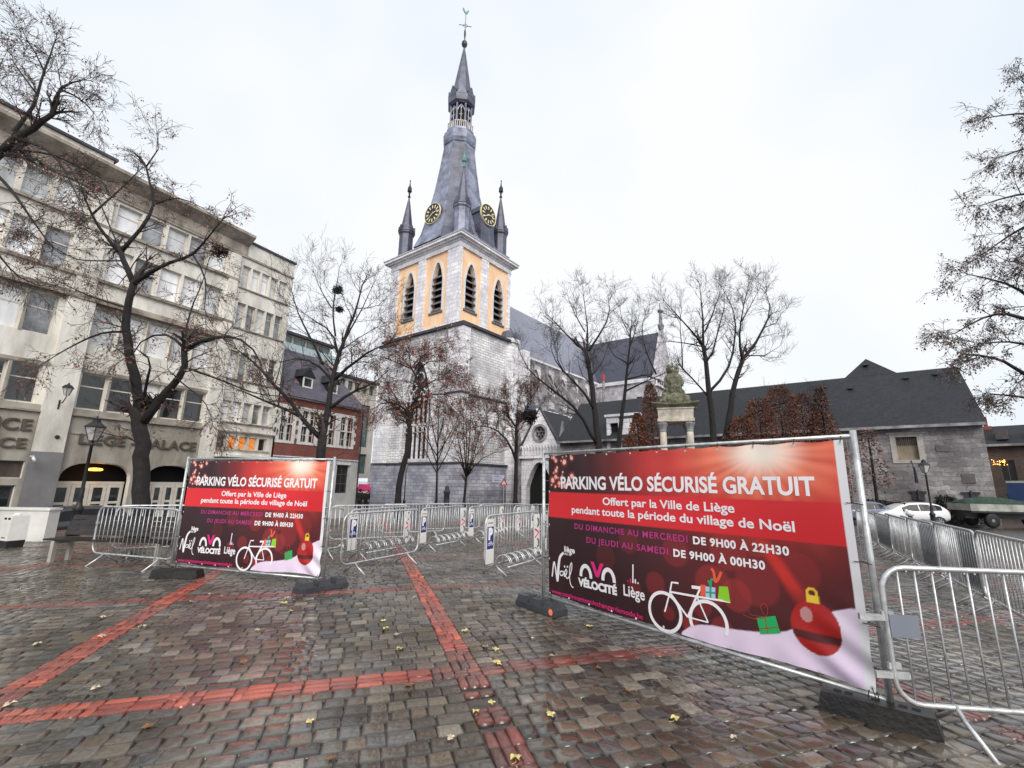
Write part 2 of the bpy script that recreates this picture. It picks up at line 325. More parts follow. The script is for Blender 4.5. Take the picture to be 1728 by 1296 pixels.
# individual setts of the near square, each a domed stone with its own tint and tilt
LR = [1.0+3.5*i for i in range(-5, 6)]; LF = [1.0+3.5*i for i in range(0, 8)]; HW = .125
rng = np.random.default_rng(3)
def stones(name, cells, mt, inset=.007, top=.007, tilt=.008, dome=.006, skip=None):
    """cells: rows (f0,f1,r0,r1,R,G,B)"""
    C = np.array(cells); n = len(C); jit = rng.normal(0, .0045, (n, 4)); C[:, :4] += jit
    P = np.zeros((n, 12, 3)); F = np.zeros((n, 12)); Rr = np.zeros((n, 12))
    f0, f1, r0, r1 = [C[:, i] for i in range(4)]; lf = f1-f0; lr = r1-r0
    seq = [(0, 0), (0, 1), (1, 1), (1, 0)]
    for ring, (ins, hz) in enumerate(((0, -.02), (inset, top*.55), (inset+.014, top))):
        for c, (a, b) in enumerate(seq):
            F[:, ring*4+c] = (f0+ins if a == 0 else f1-ins); Rr[:, ring*4+c] = (r0+ins if b == 0 else r1-ins); P[:, ring*4+c, 2] = hz
    cf = ((f0+f1)/2)[:, None]; crr = ((r0+r1)/2)[:, None]
    tl = rng.normal(0, tilt, (n, 2)); dz = rng.normal(0, .0025, n)
    tz = (F-cf)*tl[:, :1]+(Rr-crr)*tl[:, 1:]+dz[:, None]; tz[:, :4] = 0
    P[:, :, 2] += tz
    P[:, :, 0] = F*GF.x+Rr*GR.x; P[:, :, 1] = F*GF.y+Rr*GR.y
    P[:, :, 2] += np.vectorize(gz)(P[:, :, 0], P[:, :, 1])
    base = (np.arange(n)*12)[:, None]
    q = []
    for ring in (0, 1):
        for c in range(4):
            d = (c+1) % 4; q.append([ring*4+c, ring*4+d, ring*4+4+d, ring*4+4+c])
    q.append([8, 9, 10, 11]); q = np.array(q)
    faces = (base[:, None, :]+q[None]).reshape(-1, 4)
    me = bpy.data.meshes.new(name); me.vertices.add(n*12); me.vertices.foreach_set('co', P.reshape(-1))
    me.loops.add(faces.size); me.loops.foreach_set('vertex_index', faces.reshape(-1).astype(np.int32))
    me.polygons.add(len(faces)); me.polygons.foreach_set('loop_start', (np.arange(len(faces))*4).astype(np.int32)); me.polygons.foreach_set('loop_total', np.full(len(faces), 4, np.int32))
    me.update(calc_edges=True)
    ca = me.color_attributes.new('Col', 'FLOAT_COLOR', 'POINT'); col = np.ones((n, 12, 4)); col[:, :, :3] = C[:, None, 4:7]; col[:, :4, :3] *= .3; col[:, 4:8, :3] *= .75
    ca.data.foreach_set('color', col.reshape(-1).astype(np.float32))
    me.polygons.foreach_set('use_smooth', np.ones(len(faces), bool))
    me.materials.append(mt); o = bpy.data.objects.new(name, me); COL.objects.link(o); return o
def nearline(f, r): return min(abs(f-a) for a in LF) < HW+.005 or min(abs(r-a) for a in LR) < HW+.005
def inview(x, y): return y > 1.0 and abs(x) < 1.25*y+1.2
cells = []
tints = [lin(96, 90, 80), lin(80, 75, 67), lin(68, 63, 56), lin(122, 115, 104), lin(84, 73, 60), lin(92, 92, 90), lin(106, 96, 82), lin(64, 56, 47), lin(92, 80, 66)]
def blockrows(fa, fb, ra, rb):
    nrow = max(1, round((fb-fa)/.158)); fh = (fb-fa)/nrow
    for i in range(nrow):
        r_ = ra
        while r_ < rb-.02:
            wd = random.uniform(.125, .19)
            if rb-(r_+wd) < .1: wd = rb-r_
            f_ = fa+i*fh; x, y = gxy(f_+fh/2, r_+wd/2)
            if inview(x, y) and y < 25:
                t = random.choice(tints); s = random.uniform(.38, 1.22); g_ = .5+.5*math.sin(x*1.3+1.7*math.sin(y*.7))*math.sin(y*.9+1.2*math.sin(x*.8)); t = tuple(t[i]*(1-.4*g_)+lin(86, 70, 52)[i]*.4*g_ for i in range(3)); cells.append((f_, f_+fh, r_, r_+wd, t[0]*s, t[1]*s, t[2]*s))
            r_ += wd
edges_f = [-2.5]+LF; edges_r = LR
for a, b in zip(edges_f[:-1], edges_f[1:]):
    for c, d in zip(edges_r[:-1], edges_r[1:]):
        blockrows(a+HW, b-HW, c+HW, d-HW)
setmat = matattr('wet_setts', .36, .16, .28, 38, blend=.6, spec=.35, wet=1.0)
struct(stones('cobblestone_paving', cells, setmat))
# red brick bands on a 3.5 m grid
cells = []
def brick(f0, f1, r0, r1, k):
    x, y = gxy((f0+f1)/2, (r0+r1)/2)
    if not (inview(x, y) and y < 30): return
    t = random.choice([lin(184, 76, 50), lin(168, 64, 44), lin(198, 92, 64), lin(152, 60, 44)]); s = random.uniform(.7, 1.15)*max(k, .7)
    pt = .5+.5*math.sin(f0*2.1+r0*1.7)*math.sin(r0*2.6-f0); dl = .06+.25*random.random()+.35*pt*pt if k > .9 else (.45+.4*random.random()); g = lin(92, 72, 66)
    cells.append((f0, f1, r0, r1)+tuple((t[i]*(1-dl)+g[i]*dl)*s for i in range(3)))
def band_f(r, k0):           # band running along GF
    f = -2.4
    while f < 29:
        k = k0 if f > 5.0 else k0*.6
        if f < 4.2 and random.random() < .16: f += .1; continue
        if random.random() < .5:
            for q in range(3): brick(f, f+.21, r-HW+q*2*HW/3, r-HW+(q+1)*2*HW/3, k)
            f += .21
        else:
            for q in range(2):
                brick(f, f+.08, r-HW+q*HW, r-HW+(q+1)*HW, k)
            f += .08
def band_r(f, k0):
    for c, d in zip(LR[:-1], LR[1:]):
        r = c+HW
        while r < d-HW-.02:
            wd = .08 if random.random() < .6 else .21
            if d-HW-(r+wd) < .05: wd = d-HW-r
            k = k0*(.6 if r > .6 else 1)
            if wd < .12: brick(f-HW, f, r, r+wd, k); brick(f, f+HW, r, r+wd, k)
            else:
                for q in range(3): brick(f-HW+q*2*HW/3, f-HW+(q+1)*2*HW/3, r, r+wd, k)
            r += wd
for r in LR: band_f(r, 1.0 if abs(r-1) < .1 or abs(r+2.5) < .1 else .62)
for f in LF: band_r(f, {4.5: 1.0, 8.0: .85}.get(f, .55))
struct(stones('red_brick_banding', cells, matattr('wet_red_brick', .3, .12, .4, 70, blend=.35, wet=.8), inset=.004, top=.011, tilt=.008))

# fallen leaves
lm = [mat('pale_yellow_leaf', lin(206, 190, 124), .5, 0, .25, 30), mat('dry_pale_leaf', lin(190, 176, 152), .5, 0, .25, 30), mat('brown_leaf', lin(120, 84, 54), .5, 0, .3, 30)]
def leaf_mesh(seed):
    rr = random.Random(seed); m = MB(); k = 15; vs = [(0, 0, .006)]
    for i in range(k):
        a = 2*math.pi*i/k; r = .042*(1 if i % 3 == 0 else (.62 if i % 3 == 1 else .74))*rr.uniform(.8, 1.15)
        vs.append((r*math.cos(a), r*math.sin(a), .004+abs(rr.gauss(0, .009))))
    m.add(vs, [(0, 1+i, 1+(i+1) % k) for i in range(k)]); m.tube([(0, 0, .006), (-.05, -.01, .004), (-.085, .005, .006)], .0016, 4); return m
leaf_src = [leaf_mesh(i).build('fallen_leaf', lm[i % 3], recalc=False) for i in range(3)]
spots = [(839, 1122, 0), (803, 1205, 0), (523, 1222, 0), (830, 1190, 0), (1140, 1217, 0), (870, 1285, 0), (675, 1098, 0), (785, 1067, 0), (15, 1193, 1), (170, 1077, 1), (62, 1090, 1), (172, 1044, 1), (434, 1066, 1), (647, 1050, 0), (651, 1063, 0), (668, 1074, 1), (320, 1018, 1), (835, 1098, 1), (820, 1094, 1), (838, 1100, 0),
         (485, 1011, 0), (480, 1020, 0), (492, 1033, 0), (355, 1005, 1), (372, 1008, 1), (30, 998, 1), (240, 1060, 1), (160, 1165, 1), (930, 1210, 0), (760, 1250, 1), (560, 1285, 2), (1010, 1130, 2), (1240, 1250, 1), (700, 1010, 1), (765, 985, 0), (715, 975, 0), (1060, 1170, 2), (900, 1080, 1), (930, 1110, 1), (560, 1060, 2), (1180, 1095, 1), (410, 1120, 2), (995, 1060, 0), (1300, 1200, 2), (690, 1160, 2), (250, 1230, 2)]
srcused = set()
for i, (px, py, k) in enumerate(spots):
    P = gp(px, py); s = leaf_src[k]
    o = s if k not in srcused else s.copy()
    if k in srcused: COL.objects.link(o)
    srcused.add(k)
    o.location = (P.x, P.y, P.z+.013); o.rotation_euler = (random.gauss(0, .1), random.gauss(0, .1), random.uniform(0, 6.3)); sc = random.uniform(.75, 1.15); o.scale = (sc, sc, sc)
    tag(o, ['yellow fallen leaf lying flat on the wet cobbles', 'pale dry fallen leaf lying on the wet cobbles', 'small brown fallen leaf lying on the wet cobbles'][k], 'leaf', ['yellow fallen leaves on the cobbles', 'pale fallen leaves on the cobbles', 'brown fallen leaves on the cobbles'][k])

# ================================================================== THE CREAM BUILDING ON THE LEFT
FA = 27.6; FN = Vector((-math.cos(rad(FA)), math.sin(rad(FA)))); FU = Vector((math.sin(rad(FA)), math.cos(rad(FA)))); FD = 30.0
FT = rad(90-FA)
pal = thing('apartment_building', 'long cream rendered building with rows of windows and LIEGE PALACE over arched doors', 'building', (FN.x*FD, FN.y*FD, 0), FT)
def window(parent, x0, x1, z0, z1, y, fm, pm, mull=(), trans=(), t=.06, name='window', sill=None):
    f = MB(); f.ringprism(rect(x0, x1, z0, z1), rect(x0+t, x1-t, z0+t, z1-t), y, y+.07)
    for q in mull: f.box(q-t*.45, q+t*.45, y+.01, y+.06, z0+t, z1-t)
    for q in trans: f.box(x0+t, x1-t, y+.012, y+.058, q-t*.45, q+t*.45)
    if sill: f.box(x0-.05, x1+.05, y-sill, y+.02, z0-.09, z0-.002)
    o = f.build(name, fm, parent)
    MB().box(x0+t*.6, x1-t*.6, y+.035, y+.05, z0+t*.6, z1-t*.6).build('pane', pm, o); return o
GB = -1.45
bayA = [2.85+1.18*i for i in range(5)]; bayB = [10.12+1.245*i for i in range(5)]; bayC = [17.27+.70*i for i in range(5)]
rows = [(4.95, 6.8), (8.3, 10.3), (11.85, 13.75), (14.85, 16.4)]
rowsC = [(3.5, 4.34), (5.25, 6.6), (8.08, 9.95), (11.56, 13.3), (14.42, 16.0)]
hol = []; wins = []
for (z0, z1) in rows:
    for xs_, ww in ((bayA, 1.05), (bayB, 1.11)):
        for x in xs_: hol.append(rect(x, x+ww, z0, z1)); wins.append((x, x+ww, z0, z1))
wC = []
for (z0, z1) in rowsC:
    for x in bayC: hol.append(rect(x, x+.58, z0, z1)); wC.append((x, x+.58, z0, z1))
arcs = [basket(10.08, 13.0, GB, 1.4, 2.28), basket(13.75, 16.15, GB, 1.4, 2.28)]
hol += arcs
shop = [rect(7.9, 8.75, 1.5, 2.25), rect(7.7, 8.62, -.9, 1.15), rect(6.2, 7.2, -.9, 1.15), rect(6.2, 7.3, 1.5, 2.25), rect(3, 5.6, -.9, 2.2)]
hol += shop
MB().holes(rect(-2, 21.1, GB, 17.0), hol, 0, .32).build('wall', G('cream'), pal)
m = MB(); m.box(-2, 21.098, 1.3, 10, GB, 16.9); m.box(-2, 21.097, .5, 1.29, 2.65, 16.89); m.box(21.0, 21.1, .003, .5, GB, 16.95); m.build('rear_block', G('creamdk'), pal)
# lower zone and window bands in the greyer render
m = MB()
for a, b in ((-1.8, 1.6), (2.62, 8.82), (9.98, 16.22)):
    for z0, z1 in ((4.66, 4.93), (6.83, 7.0), (10.33, 10.44)): m.box(a, b, -.05, -.003, z0, z1)
    for z0, z1 in rows[:2]:
        xs_ = bayA if a == 2.62 else bayB if a > 9 else []
        for x in xs_[:-1]: ww = 1.05 if a == 2.62 else 1.11; m.box(x+ww+.02, x+(1.18 if a == 2.62 else 1.245)-.02, -.04, -.003, z0, z1)
m.build('window_surround', G('creamdk'), pal)
m = MB().holes(rect(2.62, 8.84, GB, 4.56), [grow(s_, .02) for s_ in shop], -.06, .055); m.holes(rect(9.98, 16.22, GB, 4.56), [grow(a_, .02) for a_ in arcs], -.05, .045)
m.build('ground_floor_facing', G('creamdk'), pal)
# pilasters
for a, b in ((1.62, 2.6), (8.86, 9.96), (16.24, 17.1)):
    m = MB(); m.box(a, b, -.26, -.002, 2.72, 10.45); m.box(a+.15, b-.1, -.14, -.002, 10.8, 16.5); m.build('pilaster', G('cream'), pal)
    MB().box(a-.02, b+.02, -.28, -.002, GB, 2.715).build('pilaster_base', G('greypaint'), pal)
# string courses, cornice
m = MB()
m.box(-2, 21.12, -.2, -.004, 4.565, 4.655); m.box(-2, 17.12, -.34, -.004, 10.46, 10.62); m.box(-2, 17.12, -.22, -.005, 10.625, 10.79)
m.box(-2, 17.12, -.16, -.004, 11.66, 11.82); m.box(-2, 17.12, -.16, -.004, 14.66, 14.82); m.box(-2, 21.13, -.1, -.004, 16.55, 16.68)
for z in (8.0, 11.48, 14.32, 5.17, 3.42): m.box(17.14, 20.9, -.1, -.004, z-.02, z+.06)
m.build('string_course', G('cornice'), pal)
m = MB(); m.box(-2, 17.4, -.1, 1.5, 16.70, 17.35); m.build('frieze', G('cornice'), pal)
m = MB()
m.add([(-2, -.1, 17.36), (17.42, -.1, 17.36), (17.42, -.75, 17.86), (-2, -.75, 17.86), (-2, -.75, 18.04), (17.42, -.75, 18.04), (17.42, 1.5, 18.2), (-2, 1.5, 18.2), (-2, 1.5, 17.36), (17.42, 1.5, 17.36)],
      [(0, 1, 2, 3), (3, 2, 5, 4), (4, 5, 6, 7), (7, 6, 9, 8), (0, 8, 9, 1), (1, 9, 6, 5, 2), (0, 3, 4, 7, 8)]); m.build('cornice', G('cornice'), pal)
m = MB(); m.box(17.42, 21.1, -.003, 1.5, 17.002, 17.72); m.build('parapet', G('cream'), pal)
MB().box(17.43, 21.16, -.12, 1.6, 17.725, 17.87).build('parapet_coping', G('ledge'), pal)
m = MB(); m.box(-2, 9.7, .7, 8, 18.0, 19.05); m.build('penthouse', G('cream'), pal); MB().box(-2.05, 9.85, .55, 8.1, 19.055, 19.2).build('penthouse_roof', G('ledge'), pal)
for i, (x0, x1, z0, z1) in enumerate(wins):
    darkrow = z0 < 5
    window(pal, x0, x1, z0, z1, .2, G('winwood'), G('glass') if (darkrow and i % 5 != 2) else G(random.choice(['curtain', 'curtain', 'curtain', 'curtain2', 'curtain3'])), (), (z0+(z1-z0)*.64,), .07)
lit = mat('lit_orange_window', lin(150, 100, 60), .3, 0, .4, 2, emit=lin(255, 150, 60), es=.35)
for x0, x1, z0, z1 in wC:
    pm = (lit if 17.5 < x0 < 20 else G('glass')) if z0 < 4 else G(random.choice(['curtain', 'curtain', 'curtain2', 'curtain3']))
    window(pal, x0, x1, z0, z1, .2, G('winwood'), pm, (), (z0+(z1-z0)*.7,) if z0 > 5 else (), .05)
# canopy on the right section, shop windows
MB().box(17.12, 21.0, -.9, -.004, 2.95, 3.1).build('canopy', G('white'), pal)
shp = mat('brown_shop_shutter', lin(78, 66, 60), .5, 0, .3, 3, streak=.2)
for i, P in enumerate(shop):
    xs_ = [p[0] for p in P]; zs = [p[1] for p in P]
    o = MB().ringprism(rect(min(xs_)+.002, max(xs_)-.002, min(zs)+.002, max(zs)-.002), rect(min(xs_)+.07, max(xs_)-.07, min(zs)+.07, max(zs)-.07), .1, .2).build('shop_window', G('darkgrey'), pal)
    MB().box(min(xs_)+.05, max(xs_)-.05, .15, .17, min(zs)+.05, max(zs)-.05).build('pane', G('glass') if i in (1, 2) else shp, o)
# arched entrances with glazed doors
for (x0, x1), lampx in (((10.08, 13.0), 11.5), ((13.75, 16.15), 14.9)):
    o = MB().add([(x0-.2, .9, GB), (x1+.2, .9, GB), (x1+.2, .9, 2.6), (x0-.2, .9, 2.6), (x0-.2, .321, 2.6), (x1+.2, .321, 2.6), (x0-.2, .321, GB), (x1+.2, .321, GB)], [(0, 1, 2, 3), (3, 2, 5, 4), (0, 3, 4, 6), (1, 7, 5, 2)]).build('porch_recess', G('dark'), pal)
    n = 4; wd = (x1-x0)/n
    MB().box(x0, x1, .5, .6, 1.22, 1.36).build('transom', G('winwood'), pal)
    for i in range(n):
        a = x0+i*wd; b = a+wd
        d = MB().ringprism(rect(a+.01, b-.01, GB, 1.215), rect(a+.16, b-.16, GB+.25, 1.05), .5, .57).box(a+.16, b-.16, .51, .56, .22, .34).build('entrance_door', G('winwood'), pal)
        MB().box(a+.12, b-.12, .53, .545, GB+.2, 1.08).build('pane', G('glass'), d)
glow = mat('lit_ceiling_lamp', lin(255, 190, 80), .4, 0, .05, emit=lin(255, 176, 66), es=2.2)
MB().lathe([(.05, 2.05), (.3, 2.02), (.34, 1.95), (.26, 1.9), (.05, 1.89)], 11.5, .25, 14).build('ceiling_lamp', glow, pal)
# raised lettering
def facade_text(body, x0, x1, zb, h, y=-.05):
    vs, fs = text_mesh(body, .02, 0, 1.05); m = MB(); n = len(vs)
    P = [(x0+v[0]*(x1-x0), zb+v[1]*h) for v in vs]
    m.add([(x, y-.09, z) for x, z in P]+[(x, y, z) for x, z in P], [f for f in fs]+[tuple(i+n for i in f[::-1]) for f in fs])
    ed = {}
    for f in fs:
        for i in range(len(f)): e = (f[i], f[(i+1) % len(f)]); ed[e] = ed.get(e, 0)+1
    for (a, b) in ed:
        if (b, a) not in ed: m.f.append((a, b, b+n, a+n))
    m.build('raised_lettering', mat('shadow_brown_letters', lin(88, 79, 70), .85, 0, .25, 3), pal)
facade_text('LIEGE - PALACE', 10.5, 16.05, 3.22, .5)
facade_text('NCE', 7.05, 8.7, 3.66, .52, -.06)
facade_text('CE', 7.75, 8.65, 2.84, .45, -.06)
m = MB()
m.box(10.15, 10.75, -.1, -.051, 3.68, 3.76); m.build('stone_rule', G('creamdk'), pal)
MB().lathe([(.09, 0), (.09, .06), (.03, .07)], 0, 0, 10).build('round_vent', G('black'), pal).matrix_local = Matrix.Translation((9.6, -.262, 3.45)) @ Matrix.Rotation(rad(90), 4, 'X')
# security camera on the pilaster
m = MB(); m.box(8.8, 8.86, -.62, -.28, 2.45, 2.51); m.tube([(8.83, -.6, 2.4), (8.83, -.85, 2.28)], .06, 8); m.build('security_camera', G('white'), pal)

# ================================================================== RED BRICK HOUSE NEXT TO IT
hs = thing('brick_house', 'small red brick house with white stone window surrounds and steep slate roof with dormers', 'house', (FN.x*FD+FU.x*21.25, FN.y*FD+FU.y*21.25, 0), FT)
W1 = [(.25, 1.25), (2.05, 3.25), (3.85, 5.15), (5.75, 7.0)]; W0 = [(.3, 1.3), (2.1, 3.2), (3.9, 5.0), (5.78, 7.05)]
hol = [rect(a, b, 4.38, 6.75) for a, b in W1]
MB().holes(rect(0, 8.0, 3.3, 7.55), hol, 0, .25).build('wall', G('redbrick'), hs)
hol0 = [rect(a, b, .6, 2.85) for a, b in W0]
MB().holes(rect(0, 8.0, -1.75, 3.22), hol0, -.02, .27).build('painted_ground_floor', mat('whitewashed_wall', lin(196, 194, 190), .8, 0, .12, .8, .3, 8), hs)
m = MB(); m.box(7.9, 7.99, .02, 8, -1.75, 7.54); m.box(0, 7.9, .6, 8, -1.75, 7.5); m.build('rear_block', G('redbrick'), hs)
MB().box(0, 8.03, -.09, -.003, 3.2205, 3.3).build('stone_band', G('ashlar'), hs); MB().box(0, 8.1, -.18, -.003, 7.55, 7.66).build('eaves_moulding', G('ashlar'), hs)
for a, b in W1:
    m = MB(); m.ringprism(rect(a-.28, b+.28, 4.2, 7.0), rect(a+.001, b-.001, 4.381, 6.749), -.04, -.002)
    for zq in (4.6, 5.25, 5.9, 6.5): m.box(a-.45, a-.281, -.035, -.002, zq, zq+.3); m.box(b+.281, b+.45, -.035, -.002, zq, zq+.3)
    c = (a+b)/2; m.box(c-.07, c+.07, -.03, .15, 4.382, 6.748); m.box(a, b, -.028, .14, 5.55, 5.67); m.build('stone_surround', G('white'), hs)
    o = window(hs, a+.003, b-.003, 4.383, 6.747, .16, G('white'), G('glass'), (a+(b-a)*.27, a+(b-a)*.73), (4.95, 6.2), .05)
for a, b in W0:
    o = window(hs, a+.003, b-.003, .603, 2.847, .14, G('darkgrey'), G('glass'), ((a+b)/2,), (1.35, 2.1), .07)
    MB().box(a-.14, b+.14, -.09, -.022, 2.86, 3.05).build('lintel', G('ashlar'), hs)
m = MB(); e = 7.65
m.add([(-.0, -.35, e), (8.25, -.35, e), (8.25, 8.2, e), (0, 8.2, e), (0, 4, 12.3), (6.3, 4, 12.3)], [(0, 1, 5, 4), (1, 2, 5), (2, 3, 4, 5), (3, 0, 4), (0, 3, 2, 1)])
rf = m.build('roof', matblocks('purple_slate', lin(104, 98, 112), lin(84, 80, 94), lin(52, 50, 58), .3, .17, .012, .5, .3, lin(62, 58, 68), .5, .6), hs)
for dx, wd in ((2.1, 1.0), (4.6, 1.0)):
    m = MB(); m.box(dx, dx+wd, .6, 2.2, 8.6, 9.5); m.prism([(dx-.15, 9.502), (dx+wd+.15, 9.502), (dx+wd/2, 10.3)], .45, 2.6)
    d = m.build('dormer', G('slatedk'), rf)
    MB().box(dx+.15, dx+wd-.15, .57, .598, 8.75, 9.4).build('dormer_window', G('glass'), rf)
    MB().ringprism(rect(dx+.05, dx+wd-.05, 8.65, 9.5), rect(dx+.16, dx+wd-.16, 8.76, 9.39), .53, .59).build('dormer_frame', G('white'), rf)
MB().tube([(8.02, -.1, -.6), (8.02, -.1, 7.6)], .06, 8).build('downpipe', G('black'), hs)
MB().tube([(3.55, -.05, 4.6), (3.75, -.9, 5.9)], .03, 6).build('flagpole', G('white'), hs)

# ================================================================== MODERN BUILDINGS BEHIND
md = thing('office_building', 'pale modern building with glazed bands behind the brick house', 'building', (FN.x*40, FN.y*40, 0), FT)
conc = mat('pale_concrete', lin(186, 180, 172), .8, 0, .12, .6)
tint = mat('green_tinted_glass', lin(74, 98, 98), .06, 0, .3, .6, spec=.9)
hol = [rect(38.75, 40.2, 5.4, 10.3), rect(38.9, 40.25, 2.4, 4.6)]
hol += [rect(35.2+1.15*i, 36.0+1.15*i, 9.6, 10.7) for i in range(3)]+[rect(33.2+1.1*i, 33.95+1.1*i, 11.6, 12.7) for i in range(7)]+[rect(30.1+1.1*i, 31.+1.1*i, 13.3, 13.9) for i in range(2)]
MB().holes([(27, -1.6), (38.4, -1.6), (38.4, 1.9), (41, 1.9), (41, 13.0), (33, 13.2), (27, 13.6)], [h for h in hol if max(p[1] for p in h) < 13], 0, .3).build('wall', conc, md)
MB().box(27, 40.98, .4, 6, 1.9, 12.9).build('rear_block', conc, md)
for h in hol:
    x0, x1, z0, z1 = h[0][0], h[1][0], h[0][1], h[2][1]
    if z1 < 13: window(md, x0+.002, x1-.002, z0+.002, z1-.002, .2, G('darkgrey'), tint, ((x0+x1)/2,), tuple(z0+(z1-z0)*q for q in ((.33, .66) if z1-z0 > 3 else (.6,))), .05)
MB().box(26.9, 41.2, -.3, 6, 13.0, 13.25).build('roof', G('ledge'), md)
tp = thing('penthouse_block', 'set back glass storey with balcony rails above the slate roof of the brick house', 'building', (FN.x*44, FN.y*44, 0), FT)
MB().box(29.5, 37.4, .5, 6, 10, 17.3).build('wall', conc, tp)
for i in range(4): window(tp, 30.6+1.7*i, 32.0+1.7*i, 16.0, 17.1, .42, G('darkgrey'), tint, (), (), .05)
MB().box(29.4, 37.8, .1, 6, 17.31, 17.6).build('roof', G('ledge'), tp)
m = MB().box(29.6, 37.6, -.9, -.85, 15.0, 15.95); m.build('glass_balustrade', mat('pale_balustrade_glass', lin(166, 182, 188), .1, 0, .15, .6), tp)
MB().box(29.6, 37.6, -1, .49, 14.4, 14.9).build('balcony_slab', conc, tp)
# ================================================================== CATHEDRAL  (x runs along the nave, y along the tower's left face, z up)
CT = (-7.4, 65.0); CTH = rad(52.5)
ch = thing('cathedral', 'grey stone cathedral with ochre belfry, tall slate spire, gilt clocks and long nave', 'church', (CT[0], CT[1], 0), CTH)
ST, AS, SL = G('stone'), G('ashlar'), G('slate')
lf = lambda x0: (lambda u, d, z: (x0+d, u, z))       # sheet facing -x: u along y
# lower tower
win = pointed(6.7, 13.0, 5.0, 20.4, 8, 6.5)
m = MB(lf(.6)); m.holes(rect(.5, 19.0, 4.3, 24.9), [win], 0, .7); m.build('tower_wall', ST, ch)
m = MB(); m.box(1.35, 11.3, .62, 18.9, -2, 24.95); m.add([(1.35, .62, 4.25)], [])
m.box(.6, 11.3, .6, .6001, 4.3, 24.9); m.build('tower_wall', ST, ch)
MB().box(-.15, 1.5, -.2, 2.9, 4.3, 24.5).build('corner_buttress', AS, ch); MB().box(-.1, 1.3, 16.3, 19.4, 4.3, 24.0).build('corner_buttress', AS, ch)
m = MB(); m.box(.3, 11.5, .3, 19.2, -2.2, 4.15); m.box(-.45, 1.6, -.5, 3.1, -2.2, 4.1); m.box(-.4, 1.5, 16.1, 19.7, -2.2, 4.1); m.build('plinth', G('stonelow'), ch)
m = MB()
m.box(.1, 11.6, .1, 19.5, 4.16, 4.42); m.box(-.55, 1.7, -.6, 3.2, 4.14, 4.40); m.box(-.5, 1.6, 16.0, 19.8, 4.15, 4.41)
m.box(.35, 11.5, .35, .62, 14.3, 14.55); m.box(-.3, 1.6, -.35, 3.05, 14.28, 14.56)
m.box(.1, 12.6, .05, 19.6, 24.95, 25.35); m.box(-.35, 1.6, -.4, 3.1, 24.52, 24.95); m.box(-.3, 1.5, 16.1, 19.6, 24.02, 24.5); m.box(-.2, 1.5, -.25, 3.0, 24.952, 25.2)
m.build('ledge', G('ledge'), ch)
# great traceried window
o = MB(lf(1.28)).add([(6.4, 0, 4.7), (13.3, 0, 4.7), (13.3, 0, 20.8), (6.4, 0, 20.8)], [(0, 1, 2, 3)]).build('great_window', mat('leaded_glass', (.03, .031, .036), .25, 0, .4, 2), ch)
m = MB(lf(.6)); g1 = grow(win, .45); m.ringprism(g1, win, -.14, .18)
for i in range(1, 6):
    u = 6.7+6.3*i/6; top = 15.0 if i != 3 else 16.5; m.box(u-.1-(.06 if i == 3 else 0), u+.1+(.06 if i == 3 else 0), .3, .55, 5.0, top)
m.box(6.7, 13.0, .28, .57, 10.2, 10.5); m.box(6.5, 13.2, -.2, .3, 4.75, 5.0)
for i in range(6):
    u = 6.7+6.3*i/6; m.ringprism(pointed(u+.02, u+1.03, 9.2, 10.15, 3, .7), [(x*.75+(u+.525)*.25, z-.1) for x, z in pointed(u+.02, u+1.03, 9.2, 10.15, 3, .7)], .3, .5)
    m.ringprism(pointed(u+.02, u+1.03, 14.3, 15.6, 4, .9), [(x*.75+(u+.525)*.25, z-.12) for x, z in pointed(u+.02, u+1.03, 14.3, 15.6, 4, .9)], .3, .5)
def circ(cx, cz, r, n=14): return [(cx+r*math.cos(2*math.pi*i/n), cz+r*math.sin(2*math.pi*i/n)) for i in range(n)]
for cx, cz, r in ((8.35, 16.4, .75), (11.35, 16.4, .75), (9.85, 17.9, .95)): m.ringprism(circ(cx, cz, r), circ(cx, cz, r-.18), .3, .5)
m.build('window_tracery', AS, o)
MB().tube([(.45, .2, 4.4), (.45, .2, 25)], .07, 6).build('downpipe', G('black'), ch)
# stair turret right of the tower
m = MB(); m.lathe([(1.9, -2), (1.9, 4.2), (1.75, 4.4), (1.75, 25.2)], 13.0, 1.6, 8, rad(22.5)); m.build('stair_turret', AS, ch)
MB().lathe([(2.05, 25.0), (2.1, 25.7), (1.95, 25.75)], 13.0, 1.6, 8, rad(22.5)).build('turret_cornice', AS, ch)
MB().lathe([(2.15, 25.76), (1.3, 27.1), (.1, 27.7)], 13.0, 1.6, 8, rad(22.5)).build('turret_roof', G('lead'), ch)
m = MB(); m.box(14.6, 16.5, -.6, 1.2, -2, 24.2); m.build('buttress', AS, ch)
# belfry
BX0, BX1, BY0, BY1 = .4, 13.4, 1.7, 18.7
H1 = [pointed(5.6, 8.1, 28.3, 36.9, 6, 3.2), pointed(12.4, 14.9, 28.3, 36.9, 6, 3.2)]
H2 = [pointed(2.05, 4.6, 28.2, 36.2, 6, 3.2), pointed(9.05, 11.6, 28.2, 36.2, 6, 3.2)]
BR = MB(lf(BX0+.25)).holes(rect(2.2, 18.3, 25.4, 38.6), H1, 0, .8); BR.build('belfry_wall', G('orange'), ch)
MB(lambda u, d, z: (u, BY0+.25+d, z)).holes(rect(.9, 13.1, 25.4, 38.6), H2, 0, .8).build('belfry_wall', G('orange'), ch)
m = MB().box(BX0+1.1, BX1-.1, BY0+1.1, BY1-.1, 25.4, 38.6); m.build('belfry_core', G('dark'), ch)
m = MB()
for y0, y1 in ((BY0-.02, 4.5), (9.7, 11.55), (16.7, BY1)): m.box(BX0, BX0+.6, y0, y1, 25.36, 38.3)
